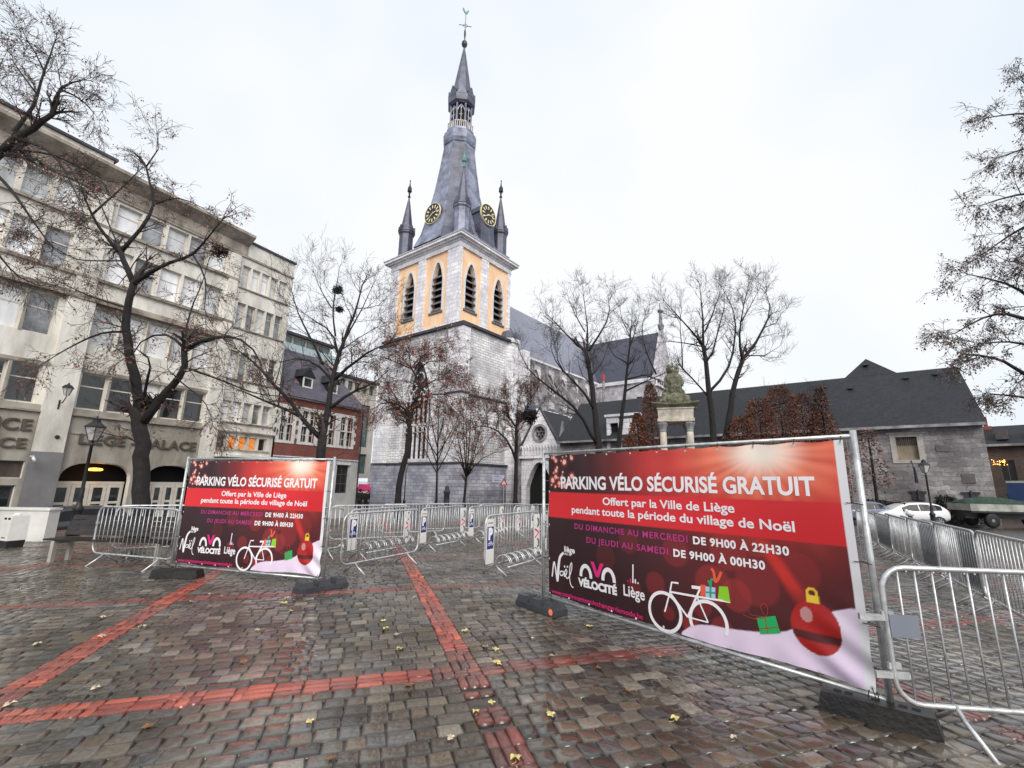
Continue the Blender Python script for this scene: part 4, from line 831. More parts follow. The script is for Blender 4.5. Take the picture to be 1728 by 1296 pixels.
# ================================================================== TREES
SEEN = []
def tree(name, label, limbs, Y, seed, den=1.0, lv=2, tw=1.0, leaf=None, nleaf=0, lsize=.08, leafr=None, up=.10, group='bare winter trees on the square', droop=0, nside=7, hang=False, cat='tree', start=.25, leafp=None, thick=1.0):
    """limbs: (line-of-sight polyline, r0, r1, far offset); limb ends are joined to what has been drawn before and drift in depth"""
    rnd = random.Random(seed)
    tr, cw, lf_ = MB(), MB(), MB(); known = []; first = None; ends = []
    def addleaf(p):
        for _ in range(1):
            a = Vector((rnd.gauss(0, 1), rnd.gauss(0, 1), rnd.gauss(0, .6)-(1.6 if hang else 0))).normalized(); b = a.cross(Vector((rnd.gauss(0, 1), rnd.gauss(0, 1), rnd.gauss(0, 1)))).normalized(); s = lsize*rnd.uniform(.6, 1.3)
            lf_.add([p, p+a*s*.5+b*s*.32, p+a*s, p+a*s*.5-b*s*.32], [(0, 1, 2, 3)])
    def twig(p, d, L, r, lev):
        n = 4 if lev else 3; pts = [p]; q = p
        for i in range(n):
            d = (d+Vector((rnd.gauss(0, .15), rnd.gauss(0, .15), rnd.gauss(0, .15)+up-droop*(1 if lev == 0 else .4)))).normalized(); q = q+d*(L/n); pts.append(q)
        rs = [max(.0028+.00011*Y, r*(1-.75*i/n)) for i in range(n+1)]; cw.tube(pts, rs, 5 if r > .03 else 3, False)
        if lev > 0:
            for i in range(int(rnd.uniform(3, 5.5)*den)+1):
                t = rnd.uniform(.2, 1.0)*n; k = min(n-1, int(t)); pp = pts[k].lerp(pts[k+1], t-k); dd = (pts[k+1]-pts[k]).normalized()
                ax = dd.orthogonal().normalized(); ax.rotate(Matrix.Rotation(rnd.uniform(0, 6.28), 3, dd)); nd = dd.copy(); nd.rotate(Matrix.Rotation(rnd.uniform(.4, 1.1), 3, ax))
                twig(pp, nd, L*rnd.uniform(.4, .7), rs[k]*.6, lev-1)
        if leaf and (leafp is None or rnd.random() < leafp):
            for i in range(nleaf if lev == 0 else nleaf//3):
                k = rnd.randint(1, n) if n > 1 else 1; addleaf(pts[k].lerp(pts[k-1], rnd.random())+Vector((rnd.gauss(0, .05), rnd.gauss(0, .05), rnd.gauss(0, .05)-.02)))
    for li, lb in enumerate(limbs):
        pl, r0, r1 = lb[:3]; off = lb[3] if len(lb) > 3 else rnd.uniform(-.45, .45)
        y0 = Y
        if li:
            y0 = min(known, key=lambda k: (k[0]-pl[0][0])**2+(k[1]-pl[0][1])**2)[2]
        pts = []; run = 0; prev = None
        dense = []
        for a, b in zip(pl[:-1], pl[1:]):
            L = math.hypot(b[0]-a[0], b[1]-a[1]); k = max(1, int(L/18))
            for i in range(k): dense.append((a[0]+(b[0]-a[0])*i/k, a[1]+(b[1]-a[1])*i/k))
        dense.append(pl[-1]); D = dense
        if len(D) > 3: D = [dense[0]]+[((a[0]+2*b[0]+c[0])/4, (a[1]+2*b[1]+c[1])/4) for a, b, c in zip(dense, dense[1:], dense[2:])]+[dense[-1]]
        for (px, py) in D:
            if prev is not None: run += math.hypot(px-prev[0], py-prev[1])*Y/FPX
            prev = (px, py); yy = y0+(run*off if li else 0); known.append((px, py, yy)); P = at(px, py, yy)
            if li == 0 and len(pts) == 0: P.z = gz(P.x, P.y)-.05; first = P.copy()
            pts.append(P)
        n = len(pts); rs = [thick*(r0+(r1-r0)*i/(n-1)) for i in range(n)]
        if li == 0: rs[0] *= 1.45
        wob = [Vector((rnd.gauss(0, .15), rnd.gauss(0, .15), 0))*rs[i] for i in range(n)]
        tr.tube([p+w_ for p, w_ in zip(pts, wob)], rs, nside)
        # side shoots
        Lm = sum((pts[i+1]-pts[i]).length for i in range(n-1)); s0 = start if li else .72
        cnt = int(Lm*1.9*den*(.35 if li == 0 else 1))+2
        for i in range(cnt):
            t = (s0+(1-s0)*rnd.random())*(n-1); k = min(n-2, int(t)); pp = pts[k].lerp(pts[k+1], t-k); dd = (pts[k+1]-pts[k]).normalized()
            ax = dd.orthogonal().normalized(); ax.rotate(Matrix.Rotation(rnd.uniform(0, 6.28), 3, dd)); nd = dd.copy(); nd.rotate(Matrix.Rotation(rnd.uniform(.5, 1.15), 3, ax))
            twig(pp, nd, tw*rnd.uniform(.55, 1.25), max(.008, min(rs[k]*.42, .034*tw)), lv)
        for i in range(3):
            dd = (pts[-1]-pts[-2]).normalized()+Vector((rnd.gauss(0, .35), rnd.gauss(0, .35), rnd.gauss(0, .25))); twig(pts[-1], dd.normalized(), tw*rnd.uniform(.7, 1.1), r1*.8, lv)
    SEEN.extend(known)
    root = thing(name, label, cat, first, 0, group)
    for mb, nm, mt in ((tr, 'trunk', G('bark')), (cw, 'crown', G('twig')), (lf_, 'foliage', leaf)):
        if mb.v:
            mb.v = [(x-first.x, y-first.y, z-first.z) for x, y, z in mb.v]; mb.build(nm, mt, root, smooth=nm == 'trunk', recalc=False)
    return root
pods = mat('russet_seed_pods', lin(134, 88, 74), .8, 0, .3, 6); rust = mat('russet_leaves', lin(160, 96, 76), .8, 0, .35, 4); dryl = mat('dull_brown_leaves', lin(112, 92, 84), .8, 0, .35, 4); oran = mat('orange_autumn_leaves', lin(196, 112, 62), .8, 0, .35, 3)
A = [([(241, 885), (238, 770), (234, 712)], .30, .25), ([(234, 715), (231, 656), (218, 594), (210, 533), (216, 510), (226, 478)], .2, .13, .0), ([(226, 478), (208, 440), (201, 420)], .12, .1), ([(201, 425), (175, 395), (155, 363), (137, 318)], .08, .03, -.3), ([(155, 363), (190, 330), (218, 307), (232, 290)], .05, .02, .4),
     ([(203, 425), (237, 389), (263, 344), (252, 307), (246, 281)], .09, .04, .1), ([(246, 281), (267, 252), (265, 226)], .035, .012), ([(263, 344), (300, 330), (340, 350)], .04, .015, -.4), ([(222, 480), (252, 459), (289, 442), (326, 431), (352, 400), (376, 370)], .1, .02, -.3), ([(326, 431), (350, 470), (345, 520)], .04, .015, -.6),
     ([(243, 712), (278, 664), (316, 622), (311, 588)], .17, .11, -.1), ([(311, 590), (336, 575), (365, 568), (405, 568), (432, 590), (440, 612)], .09, .02, -.3), ([(311, 588), (283, 560), (235, 572), (222, 600)], .06, .02, .5), ([(311, 590), (318, 530), (345, 470), (352, 440)], .05, .015, .5), ([(240, 690), (248, 640), (258, 600), (232, 590)], .07, .015, -.6),
     ([(212, 560), (170, 560), (110, 590), (75, 612)], .05, .012, -.7), ([(216, 520), (150, 500), (90, 470)], .045, .012, .5), ([(208, 440), (130, 440), (60, 400)], .035, .012, -.6), ([(201, 420), (160, 320), (90, 290)], .03, .012, .4), ([(318, 622), (370, 640), (430, 665), (470, 668)], .05, .012, -.5), ([(300, 640), (350, 680), (360, 720)], .03, .01, -.8)]
tree('locust_tree', 'large forked bare tree with russet seed pods before the cream building', A, 14, 11, .95, 2, .85, pods, 2, .07, droop=.12, up=.0, hang=True, leafp=.35, thick=.78)
B = [([(543, 880), (541, 770), (545, 735)], .29, .25), ([(545, 737), (553, 690), (560, 650), (566, 620), (577, 580), (589, 552), (604, 515), (612, 480)], .2, .04, .1), ([(541, 740), (522, 723), (506, 703), (492, 678), (475, 663), (462, 649), (430, 612), (400, 590)], .15, .03, -.25), ([(506, 703), (485, 690), (460, 684), (430, 668), (395, 655)], .09, .02, -.4),
     ([(559, 688), (583, 668), (598, 658), (623, 652), (640, 640)], .11, .03, .2), ([(565, 640), (588, 616), (603, 611), (613, 597), (638, 586), (655, 580)], .1, .025, -.4), ([(560, 640), (541, 616), (519, 607), (500, 602), (478, 610)], .09, .02, .4), ([(545, 615), (532, 584), (522, 565), (509, 545), (497, 510), (492, 490)], .08, .02, .2), ([(572, 600), (566, 567), (551, 550), (534, 546), (515, 530)], .07, .02, -.3), ([(566, 567), (560, 520), (570, 475), (573, 450)], .06, .015, .2), ([(583, 572), (612, 520), (632, 475)], .06, .015, .4), ([(560, 520), (535, 480), (530, 460)], .04, .012, -.4), ([(600, 520), (640, 520), (655, 500)], .035, .012, .3), ([(577, 590), (620, 560), (650, 545)], .04, .012, .6)]
tree('linden_tree', 'tall bare dark tree with two bird nests in front of the red brick house', B, 26, 12, .92, 2, 1.65, None)
Cc = [([(672, 860), (671, 842), (675, 803), (681, 780), (689, 757), (695, 743), (692, 720), (687, 703)], .24, .17), ([(687, 703), (689, 692), (699, 680), (706, 671), (712, 655), (706, 638), (694, 622)], .16, .06, .1), ([(687, 703), (687, 692), (673, 678), (655, 683), (643, 676), (630, 690)], .1, .02, -.4), ([(706, 671), (724, 665), (750, 662), (768, 672)], .08, .02, .3), ([(706, 640), (701, 620), (722, 607), (750, 606), (762, 615)], .06, .015, -.2), ([(694, 622), (689, 620), (666, 611), (643, 599), (620, 597)], .06, .015, .3), ([(700, 622), (720, 590), (745, 580)], .05, .015, .4), ([(694, 622), (690, 595), (670, 580)], .05, .015, -.3), ([(712, 655), (735, 640), (755, 640)], .05, .012, -.5), ([(673, 678), (655, 650), (650, 625)], .05, .012, .5)]
tree('crooked_tree', 'leaning crooked tree with russet leaves before the left face of the church tower', Cc, 34, 13, 1.5, 2, 1.7, rust, 2, .13, hang=True, droop=.1, up=0, leafp=.42)
Dd = [([(736, 860), (736, 842), (738, 791), (739, 736), (740, 690)], .10, .03)]+[([(738, y), (738+dx*.5, y-28), (738+dx, y-28-h)], .05, .012, o) for y, dx, h, o in ((800, -32, 40, .3), (795, 34, 45, -.3), (785, -22, 60, -.4), (780, 24, 62, .4), (770, -36, 30, .1), (768, 36, 36, .5), (755, -14, 44, -.6), (750, 16, 46, .2))]
tree('young_tree', 'small young tree with orange leaves, left of the two small trees at the church tower', Dd, 38, 14, 1.2, 1, 1.2, oran, 2, .16, leafp=.5, group='small young trees before the church tower')
E_ = [([(782, 862), (782, 845), (787, 806)], .12, .10)]+[([(787, 806), (787+dx*.45, 806-35), (787+dx, y)], .06, .014, o) for dx, y, o in ((-28, 770, .3), (-18, 720, -.3), (-6, 692, .2), (8, 690, -.5), (20, 700, .5), (32, 740, .1), (52, 762, -.4), (-24, 745, -.6), (26, 715, -.7), (0, 700, .7))]
tree('young_tree', 'small fan shaped young tree with thin upright branches before the church tower', E_, 38, 15, 1.3, 1, 1.2, oran, 2, .13, leafp=.3, group='small young trees before the church tower')
F_ = [([(870, 862), (870, 842), (871, 791), (871, 757), (871, 722)], .2, .15), ([(871, 780), (865, 759), (856, 740), (838, 724), (824, 719), (807, 719)], .12, .03, -.3), ([(822, 719), (824, 708), (819, 685), (805, 673)], .05, .015, .1), ([(871, 722), (863, 710), (856, 703)], .1, .06, .2), ([(871, 722), (880, 705), (890, 690), (900, 672)], .1, .02, -.2), ([(860, 706), (853, 680), (858, 660)], .06, .012, .2), ([(875, 715), (872, 690), (880, 660)], .06, .012, .3), ([(838, 724), (842, 700), (836, 686)], .05, .012, .4)]
tree('pollard_tree', 'gnarled tree with russet tuft of twigs left of the church porch', F_, 40, 16, 1.5, 2, 1.3, rust, 2, .12, leafp=.3)
Gt = [([(1012, 800), (1011, 756), (1005, 701), (999, 657), (993, 614), (988, 593)], .27, .14), ([(988, 593), (971, 580), (956, 565), (937, 543), (922, 529)], .09, .015, -.2), ([(990, 600), (993, 553), (987, 522), (984, 491)], .09, .015, .2), ([(994, 592), (1011, 565), (1024, 546), (1033, 522), (1026, 500)], .09, .015, .3), ([(1002, 690), (987, 660), (968, 645), (950, 627), (937, 608), (940, 590)], .1, .02, -.3), ([(1008, 750), (996, 738), (987, 707), (965, 682), (934, 660), (906, 636), (888, 624), (880, 600)], .13, .02, -.3), ([(950, 627), (925, 590), (930, 560)], .05, .012, .3), ([(987, 560), (970, 530), (960, 505)], .05, .012, -.4), ([(993, 640), (1020, 610), (1025, 585)], .06, .012, .5)]
tree('plane_tree', 'bare dark tree with a wide crown before the nave roof, trunk behind the right banner', Gt, 36, 17, .95, 2, 1.6, None, thick=1.15)
Ht = [([(1044, 800), (1044, 756), (1048, 713), (1055, 657), (1059, 614), (1064, 583), (1064, 556)], .22, .06), ([(1064, 583), (1076, 545), (1080, 525)], .05, .012, .2), ([(1056, 660), (1079, 648), (1098, 640), (1120, 630)], .08, .015, -.3), ([(1060, 614), (1036, 600), (1020, 570)], .06, .012, .3), ([(1058, 640), (1090, 625), (1112, 640), (1124, 657)], .07, .02, .3), ([(1108, 632), (1098, 614), (1085, 577), (1079, 546), (1092, 520)], .07, .012, .0), ([(1064, 570), (1050, 540), (1046, 520)], .04, .01, -.3)]
tree('plane_tree', 'slimmer bare tree just left of the stone fountain, before the transept', Ht, 40, 18, .9, 2, 1.6, None, thick=1.15)
Jt = [([(1204, 800), (1204, 752), (1203, 707), (1196, 657), (1192, 614), (1187, 583)], .24, .13), ([(1187, 583), (1186, 537), (1183, 500), (1180, 478)], .09, .015, .1), ([(1187, 583), (1166, 556), (1144, 534), (1122, 509)], .08, .015, -.3), ([(1187, 585), (1156, 579), (1132, 574), (1110, 578)], .05, .012, .3), ([(1192, 610), (1206, 600), (1207, 565), (1225, 520), (1222, 490)], .07, .015, .3), ([(1190, 560), (1206, 522), (1218, 485)], .06, .012, -.3), ([(1198, 660), (1215, 645), (1233, 617), (1243, 553), (1240, 525), (1220, 488)], .1, .015, .2), ([(1152, 620), (1151, 583), (1146, 543), (1150, 520)], .05, .012, .2), ([(1196, 670), (1170, 640), (1152, 622)], .06, .045, .2)]
tree('plane_tree', 'bare upright tree right of the fountain, left one of a close pair', Jt, 34, 19, .92, 2, 1.5, None, thick=1.15)
Kt = [([(1222, 800), (1221, 750), (1230, 707), (1240, 645), (1255, 605)], .24, .14), ([(1255, 605), (1277, 580), (1289, 553), (1304, 519), (1292, 491)], .11, .015, .2), ([(1253, 608), (1247, 583), (1249, 546), (1255, 512), (1264, 478)], .1, .015, -.2), ([(1228, 718), (1258, 704), (1295, 688), (1326, 676), (1345, 680)], .1, .02, -.3), ([(1289, 553), (1310, 545), (1318, 530)], .04, .01, .3), ([(1260, 600), (1290, 600), (1315, 585)], .05, .012, -.4), ([(1249, 546), (1270, 510), (1285, 480)], .05, .012, .3)]
tree('plane_tree', 'bare spreading tree right of the fountain, right one of a close pair', Kt, 35, 20, .92, 2, 1.5, None, thick=1.15)
Rt = [([(1880, 930), (1872, 700), (1850, 480), (1835, 300), (1830, 150)], .3, .08)]
for pl, r0 in (([(1850, 480), (1780, 500), (1728, 532), (1706, 501), (1668, 478), (1633, 470), (1600, 463)], .09), ([(1750, 525), (1710, 547), (1683, 532), (1645, 528), (1606, 545), (1577, 563)], .06), ([(1845, 420), (1780, 360), (1728, 366), (1683, 389), (1652, 409), (1627, 428)], .07), ([(1840, 350), (1780, 315), (1728, 324), (1683, 328), (1650, 336), (1620, 347)], .07), ([(1835, 300), (1780, 240), (1728, 243), (1683, 254), (1650, 266)], .06), ([(1832, 230), (1780, 185), (1728, 193), (1683, 191), (1635, 198)], .05), ([(1832, 230), (1770, 200), (1726, 173), (1705, 150), (1691, 137)], .04), ([(1865, 640), (1800, 635), (1728, 639), (1694, 639), (1680, 618), (1659, 609), (1621, 598), (1590, 598)], .08), ([(1780, 640), (1728, 677), (1680, 668), (1640, 665)], .05), ([(1860, 560), (1790, 580), (1728, 590), (1670, 575), (1620, 580)], .07), ([(1845, 420), (1790, 430), (1728, 450), (1690, 445), (1665, 440)], .05)):
    Rt.append((pl, r0, .012, random.uniform(-.25, .15)))
tree('locust_tree', 'large tree with drooping dull brown leaves at the right edge of the view', [([(x+(34 if i else 0)*min(1, max(0, (1830-x)/100)), y) for x, y in l_[0]],)+l_[1:] for i, l_ in enumerate(Rt)], 10.5, 21, 1.25, 2, .55, dryl, 2, .055, hang=True, droop=.16, up=0, start=.4, leafp=.6)
Lt = [([(-150, 960), (-130, 700), (-90, 400), (-40, 290), (0, 258)], .3, .12), ([(0, 258), (22, 237), (56, 215), (89, 193)], .11, .06, .0), ([(20, 240), (22, 219), (41, 200), (59, 181), (63, 159), (74, 119), (89, 89), (92, 72)], .06, .015, .1), ([(87, 194), (93, 159), (100, 148), (122, 137), (140, 135)], .05, .012, -.2), ([(100, 150), (130, 160), (158, 190)], .03, .01, .2), ([(30, 235), (70, 245), (100, 270), (130, 330)], .05, .012, -.3), ([(63, 159), (40, 130), (20, 100)], .03, .01, .3), ([(74, 119), (60, 90), (50, 75)], .025, .01, -.2), ([(-20, 280), (20, 320), (60, 380), (90, 420)], .05, .012, -.4), ([(-60, 340), (-10, 420), (30, 470), (60, 480)], .05, .012, .4), ([(10, 250), (90, 260), (170, 300)], .04, .012, .3)]
tree('locust_tree', 'tree reaching in over the cream building at the upper left corner', Lt, 11, 22, 1.35, 2, .75, pods, 1, .065, droop=.1, up=.02, hang=True, start=.45, leafp=.35)
# bird nests
for (px, py, Y, r, lb) in ((570, 490, 26.3, .33, 'dark bird nest in the top fork of the bare tree before the brick house'), (573, 522, 26.2, .26, 'smaller bird nest just below another in the tree before the brick house'), (371, 424, 12.6, .26, 'dark clump of twigs at the tip of the large forked tree'), (893, 703, 39.5, .75, 'big dark clump of twigs in the tree by the church porch')):
    rnd = random.Random(int(px)); m = MB()
    for i in range(170):
        a = Vector((rnd.gauss(0, 1), rnd.gauss(0, 1), rnd.gauss(0, .7))).normalized()*r*rnd.uniform(.2, 1); b = Vector((rnd.gauss(0, 1), rnd.gauss(0, 1), rnd.gauss(0, .6))).normalized()*r*.8
        m.tube([a-b*.5, a+b*.1+Vector((0, 0, .02)), a+b*.5], .016*r/.3, 3, False)
    o = m.build('bird_nest' if 'nest' in lb else 'twig_clump', G('bark'), recalc=False); o.location = at(px, py, min((k for k in SEEN if abs(k[2]-Y) < 6), key=lambda k: (k[0]-px)**2+(k[1]-py)**2)[2]); tag(o, lb, 'nest' if 'nest' in lb else 'twigs')
# russet conifers and shrubs behind the banner
rustd = mat('dark_russet_needles', lin(108, 66, 48), .9, 0, .4, 1.2, dirt=lin(66, 44, 35)); rustl = mat('brown_russet_twigs', lin(104, 76, 66), .9, 0, .35, 1.2)
def conifer(label, px, Y, blobs, n, seed, mt, ls=.22, group='russet trees before the cloister', name='russet_conifer', stem=True):
    rnd = random.Random(seed); b = at(px, 812, Y); b.z = gz(b.x, b.y); root = thing(name, label, 'tree' if stem else 'shrub', b, 0, group); m = MB(); st = MB(); top = 0
    for bi, (bx, z0, z1, r0, r1) in enumerate(blobs):
        top = z1
        if stem: st.tube([(bx, 0, -.1), (bx+.05, 0, z0+.6*(z1-z0)), (bx, 0, z1-.2)], [.13, .08, .02], 6)
        for i in range(n//len(blobs)):
            t = rnd.random()**.8; z = z0+(z1-z0)*t; R = ((r1*.3+(r0-r1*.3)*(1-t)**.62*min(1, .55+2*t)) if stem else (r0+(r1-r0)*t))*(.86+.1*math.sin(z*2.3+bi)+.2*rnd.random()); a = rnd.uniform(0, 6.283); rr = R*(rnd.random()**.5)*rnd.choice([1, 1, 1, 1.12])
            p = Vector((bx+rr*math.cos(a), rr*math.sin(a), z)); d = Vector((math.cos(a)*.7, math.sin(a)*.7, rnd.gauss(-.25, .6))).normalized(); q = d.cross(Vector((rnd.gauss(0, 1), rnd.gauss(0, 1), rnd.gauss(0, 1)))).normalized(); s = ls*rnd.uniform(.6, 1.4)
            m.add([p, p+d*s*.5+q*s*.2, p+d*s, p+d*s*.5-q*s*.2], [(0, 1, 2, 3)])
    m.build('foliage', mt, root, recalc=False)
    if stem: st.build('trunk', G('bark'), root)
    return root
conifer('tall russet conifer just left of the stone fountain', 1092, 33, [(.5, .3, 9.6, 1.5, .3), (-.5, .3, 7.4, 1.5, .3), (-1.2, .2, 5.6, 1.2, .3)], 20000, 31, rustd, .15)
conifer('low brown russet bush left of the fountain under the bare trees', 1062, 32, [(0, .2, 5.0, 1.2, .4)], 3000, 32, rustl, .18, name='russet_bush')
conifer('broad dark russet tree right of the fountain behind the banner', 1320, 34, [(-2.6, .2, 7.4, 2.3, 1.2), (-1.2, .2, 8.8, 2.5, 1.2), (.4, .2, 9.8, 2.7, 1.4), (2.0, .2, 9.2, 2.6, 1.2), (3.4, .2, 7.8, 2.2, 1.2)], 30000, 33, rustd, .16)
conifer('slender brown larch with a pointed top beside the stone cloister wall', 1402, 33, [(0, .8, 9.6, 1.3, .06)], 3200, 34, rustl, .2)
conifer('thin brown leafless sapling against the stone cloister wall', 1475, 34, [(0, 2.2, 6.6, 1.3, .5)], 700, 35, rustl, .22)
hedge = mat('dark_hedge_leaves', (.012, .018, .010), .8, 0, .4, 3)
conifer('low dark hedge before the cloister wall, behind the white car', 1492, 36, [(-2.5, 0, 1.5, 1, .8), (-1, 0, 1.6, 1, .8), (.6, 0, 1.5, 1, .8), (2.2, 0, 1.3, 1, .7)], 6000, 36, hedge, .16, 'dark shrubs along the cloister', 'hedge', False)
conifer('dark shrub between the white car and the truck', 1597, 34, [(-.3, 0, 1.9, .9, .5), (.9, 0, 1.5, .9, .5)], 4000, 37, hedge, .16, 'dark shrubs along the cloister', 'shrub', False)
# ================================================================== BANNERS on temporary fence panels
PB = (0.47, 6.86); PAZ = 142.41; PTH = rad(90-PAZ)
def sz(px, py): return onpl(px, py, PB, PAZ)
def wr(s, z):       # how the cloth hangs: shallow folds, tension towards the lower right tie
    e = math.exp(-((s-3.75)**2+(z-.25)**2)/.12)
    return .012*math.sin(s*2.3+1.2*z)+.006*math.cos(2*math.pi*(s-.18)/.36)*math.exp(-(2.055-z)/.22)+.005*math.cos(2*math.pi*(s-.18)/.36)*math.exp(-(z-.185)/.16)+.004*math.sin(s*6.1-2.0*z)+.004*math.sin(z*5+s)+.02*e*math.sin((s-3.75)*14+(z-.25)*22)
def cloth_y(s, z): return -.03+wr(s, z)
B0, B1, Z0, Z1 = .16, 3.80, .185, 2.06
nx_, nz_ = 364, 188
ss = np.linspace(B0, B1, nx_); zz = np.linspace(Z0, Z1, nz_); SS, ZZ = np.meshgrid(ss, zz)
def L3(*c): return np.array(lin(*c))
def sm(a, b, x): t = np.clip((x-a)/(b-a), 0, 1); return t*t*(3-2*t)
img = np.zeros((nz_, nx_, 3)); img[:] = L3(46, 19, 24)
img += (L3(66, 24, 28)-L3(46, 19, 24))*sm(.9, 3.2, SS)[..., None]
def over(mask, c, a=1.0):
    global img
    k = (mask*a)[..., None]; img = img*(1-k)+L3(*c)*k
bx, bz = 3.12, 1.98
dr = np.hypot((SS-bx)*.62, ZZ-bz); ang = np.arctan2(ZZ-bz, (SS-bx)*.75)
rays = .5+.5*np.sin(ang*17+1.3*np.sin(ang*5))*np.sin(ang*7+.4)
over(sm(1.9, .15, np.hypot((SS-3.05)*.8, (ZZ-1.95)*1.0))*(.25+.75*sm(1.15, 1.4, ZZ)), (196, 36, 40), .95)
over(sm(.75, .1, np.hypot((SS-2.02)*.9, ZZ-1.9))*sm(1.55, 1.75, SS), (196, 44, 46), .45)
over(sm(1.15, .1, dr)*(.35+.65*rays), (238, 84, 62), .85)
over(sm(.62, .05, dr)*(.4+.6*rays), (255, 170, 128), .85)
over(sm(.30, .03, dr), (255, 240, 226), 1.0)
over(sm(1.9, .7, ZZ)*0+sm(1.1, .2, ZZ)*sm(3.0, 3.7, SS), (70, 26, 26), .75)
rnd = random.Random(5)
for cs, cz, r, a in ((1.9, .62, .13, .30), (2.16, .98, .17, .28), (2.55, .72, .2, .4), (2.78, .66, .16, .42), (2.98, .8, .22, .3), (2.42, .5, .12, .3), (2.3, .3, .1, .5), (1.62, .52, .1, .25), (2.72, 1.05, .2, .35), (3.35, .95, .18, .25), (2.05, .35, .08, .3), (1.2, .8, .16, .12), (1.55, 1.02, .15, .18), (3.0, 1.12, .1, .3), (2.62, .33, .12, .35)):
    over(sm(r, r*.82, np.hypot(SS-cs, ZZ-cz)), (172, 50, 50), a)
d = np.abs((SS-3.05)-(1.2-ZZ)*.62); over(sm(.11, .02, d)*sm(1.24, 1.1, ZZ)*sm(.55, .95, ZZ), (214, 52, 42), .85)
band = sm(1.20, 1.212, ZZ)*sm(1.552, 1.54, ZZ); over(band, (222, 42, 50), .97); over(band*sm(2.6, 3.7, SS), (198, 34, 40), .7)
for i in range(34):
    cs = .19+abs(rnd.gauss(0, .26)); cz = 1.62+rnd.random()*.42; r = rnd.choice([.012, .016, .022, .034, .04]); dd = np.hypot(SS-cs, ZZ-cz)
    over(sm(r*2.0, r*.6, dd), (214, 70, 66), .5); over(sm(r, r*.6, dd), (255, 206, 190), .95)
sp = [(2.16, .12), (2.2, .215), (2.29, .285), (2.4, .325), (2.52, .345), (2.66, .35), (2.8, .365), (2.95, .385), (3.08, .41), (3.2, .45), (3.3, .51), (3.45, .62), (3.58, .69), (3.7, .735), (3.85, .745)]
snow = np.interp(SS, [p[0] for p in sp], [p[1] for p in sp], left=-1); over(sm(-.006, .006, snow-ZZ), (236, 218, 238), 1); over(sm(-.006, .006, snow-ZZ)*sm(.5, .15, ZZ), (226, 202, 232), .5)
over(sm(3.735, 3.74, SS), (226, 224, 228), 1)
# a plain round red ornament with dark sash and pale cap, standing on the snow
over(sm(1.0, .97, np.hypot((SS-3.43)/.19, (ZZ-.53)/.21)), (172, 34, 32), 1)
el = np.hypot((SS-3.43)/.19, (ZZ-.53)/.21); over(sm(1, .97, el)*sm(.035, .028, np.abs(ZZ-.455-.25*(SS-3.43)**2)), (84, 26, 24), 1)
over(sm(.012, .008, np.abs(np.hypot(SS-3.43, ZZ-.80)-.035)), (232, 190, 60), 1); over(sm(.052, .046, np.abs(SS-3.43))*sm(.032, .026, np.abs(ZZ-.75)), (236, 196, 62), 1)
over(sm(1, .94, np.hypot((SS-3.37)/.05, (ZZ-.62)/.06)), (236, 226, 226), .35)
me = bpy.data.meshes.new('printed_sheet')
vs = [(s, cloth_y(s, z), z-.014*math.sin(math.pi*(s-B0-.02)/.36)**2*math.exp(-(Z1-z)/.09)+.012*math.sin(s*4.4)*max(0, 1-(z-Z0)/.25)) for z in zz for s in ss]
fs = [(j*nx_+i, j*nx_+i+1, (j+1)*nx_+i+1, (j+1)*nx_+i) for j in range(nz_-1) for i in range(nx_-1)]
me.from_pydata(vs, [], fs); ca = me.color_attributes.new('Col', 'FLOAT_COLOR', 'POINT'); cc = np.ones((nz_*nx_, 4)); cc[:, :3] = img.reshape(-1, 3); ca.data.foreach_set('color', cc.reshape(-1).astype(np.float32))
me.polygons.foreach_set('use_smooth', [True]*len(fs)); me.materials.append(matattr('printed_vinyl', .36, .06, 0, 60))
def at_panel(name, label, cat, base_px=None): return thing(name, label, cat, (PB[0], PB[1], .0), PTH)
bn = at_panel('banner', 'large red printed banner PARKING VELO SECURISE GRATUIT on the nearer fence panel at right', 'banner')
sh = bpy.data.objects.new('printed_sheet', me); COL.objects.link(sh); sh.parent = bn
ink = lambda n, c: mat(n, lin(*c), .45, 0, .02, 1)
WHT, PNK = ink('white_print', (244, 240, 244)), ink('pink_print', (226, 44, 126))
lay = [.0032]
def flat(pts2, faces): return [(s, cloth_y(s, z)-lay[0], z) for s, z in pts2], faces
def split_words(V, Fc, gap):
    """cut a line of lettering into its words"""
    iv = sorted((min(V[i][0] for i in f), max(V[i][0] for i in f)) for f in Fc); cuts = []; e = iv[0][1]
    for a, b in iv:
        if a-e > gap: cuts.append((a+e)/2)
        e = max(e, b)
    out = []
    for lo, hi in zip([-1]+cuts, cuts+[2]):
        fs = [f for f in Fc if lo < V[f[0]][0] < hi]; ids = sorted({i for f in fs for i in f}); mp = {q: n for n, q in enumerate(ids)}
        out.append(([V[q] for q in ids], [tuple(mp[i] for i in f) for f in fs]))
    return out
def words(body, x0, x1, zb, capf, mt, bold=.03, name='printed_word', space=1.0):
    V, Fc = text_mesh(body, bold, 0, space)
    for v_, f_ in split_words(V, Fc, .28*capf/(x1-x0)):
        m = MB(); m.add(*flat([(x0+v[0]*(x1-x0), zb+v[1]*capf) for v in v_], f_)); m.build(name, mt, bn, recalc=False)
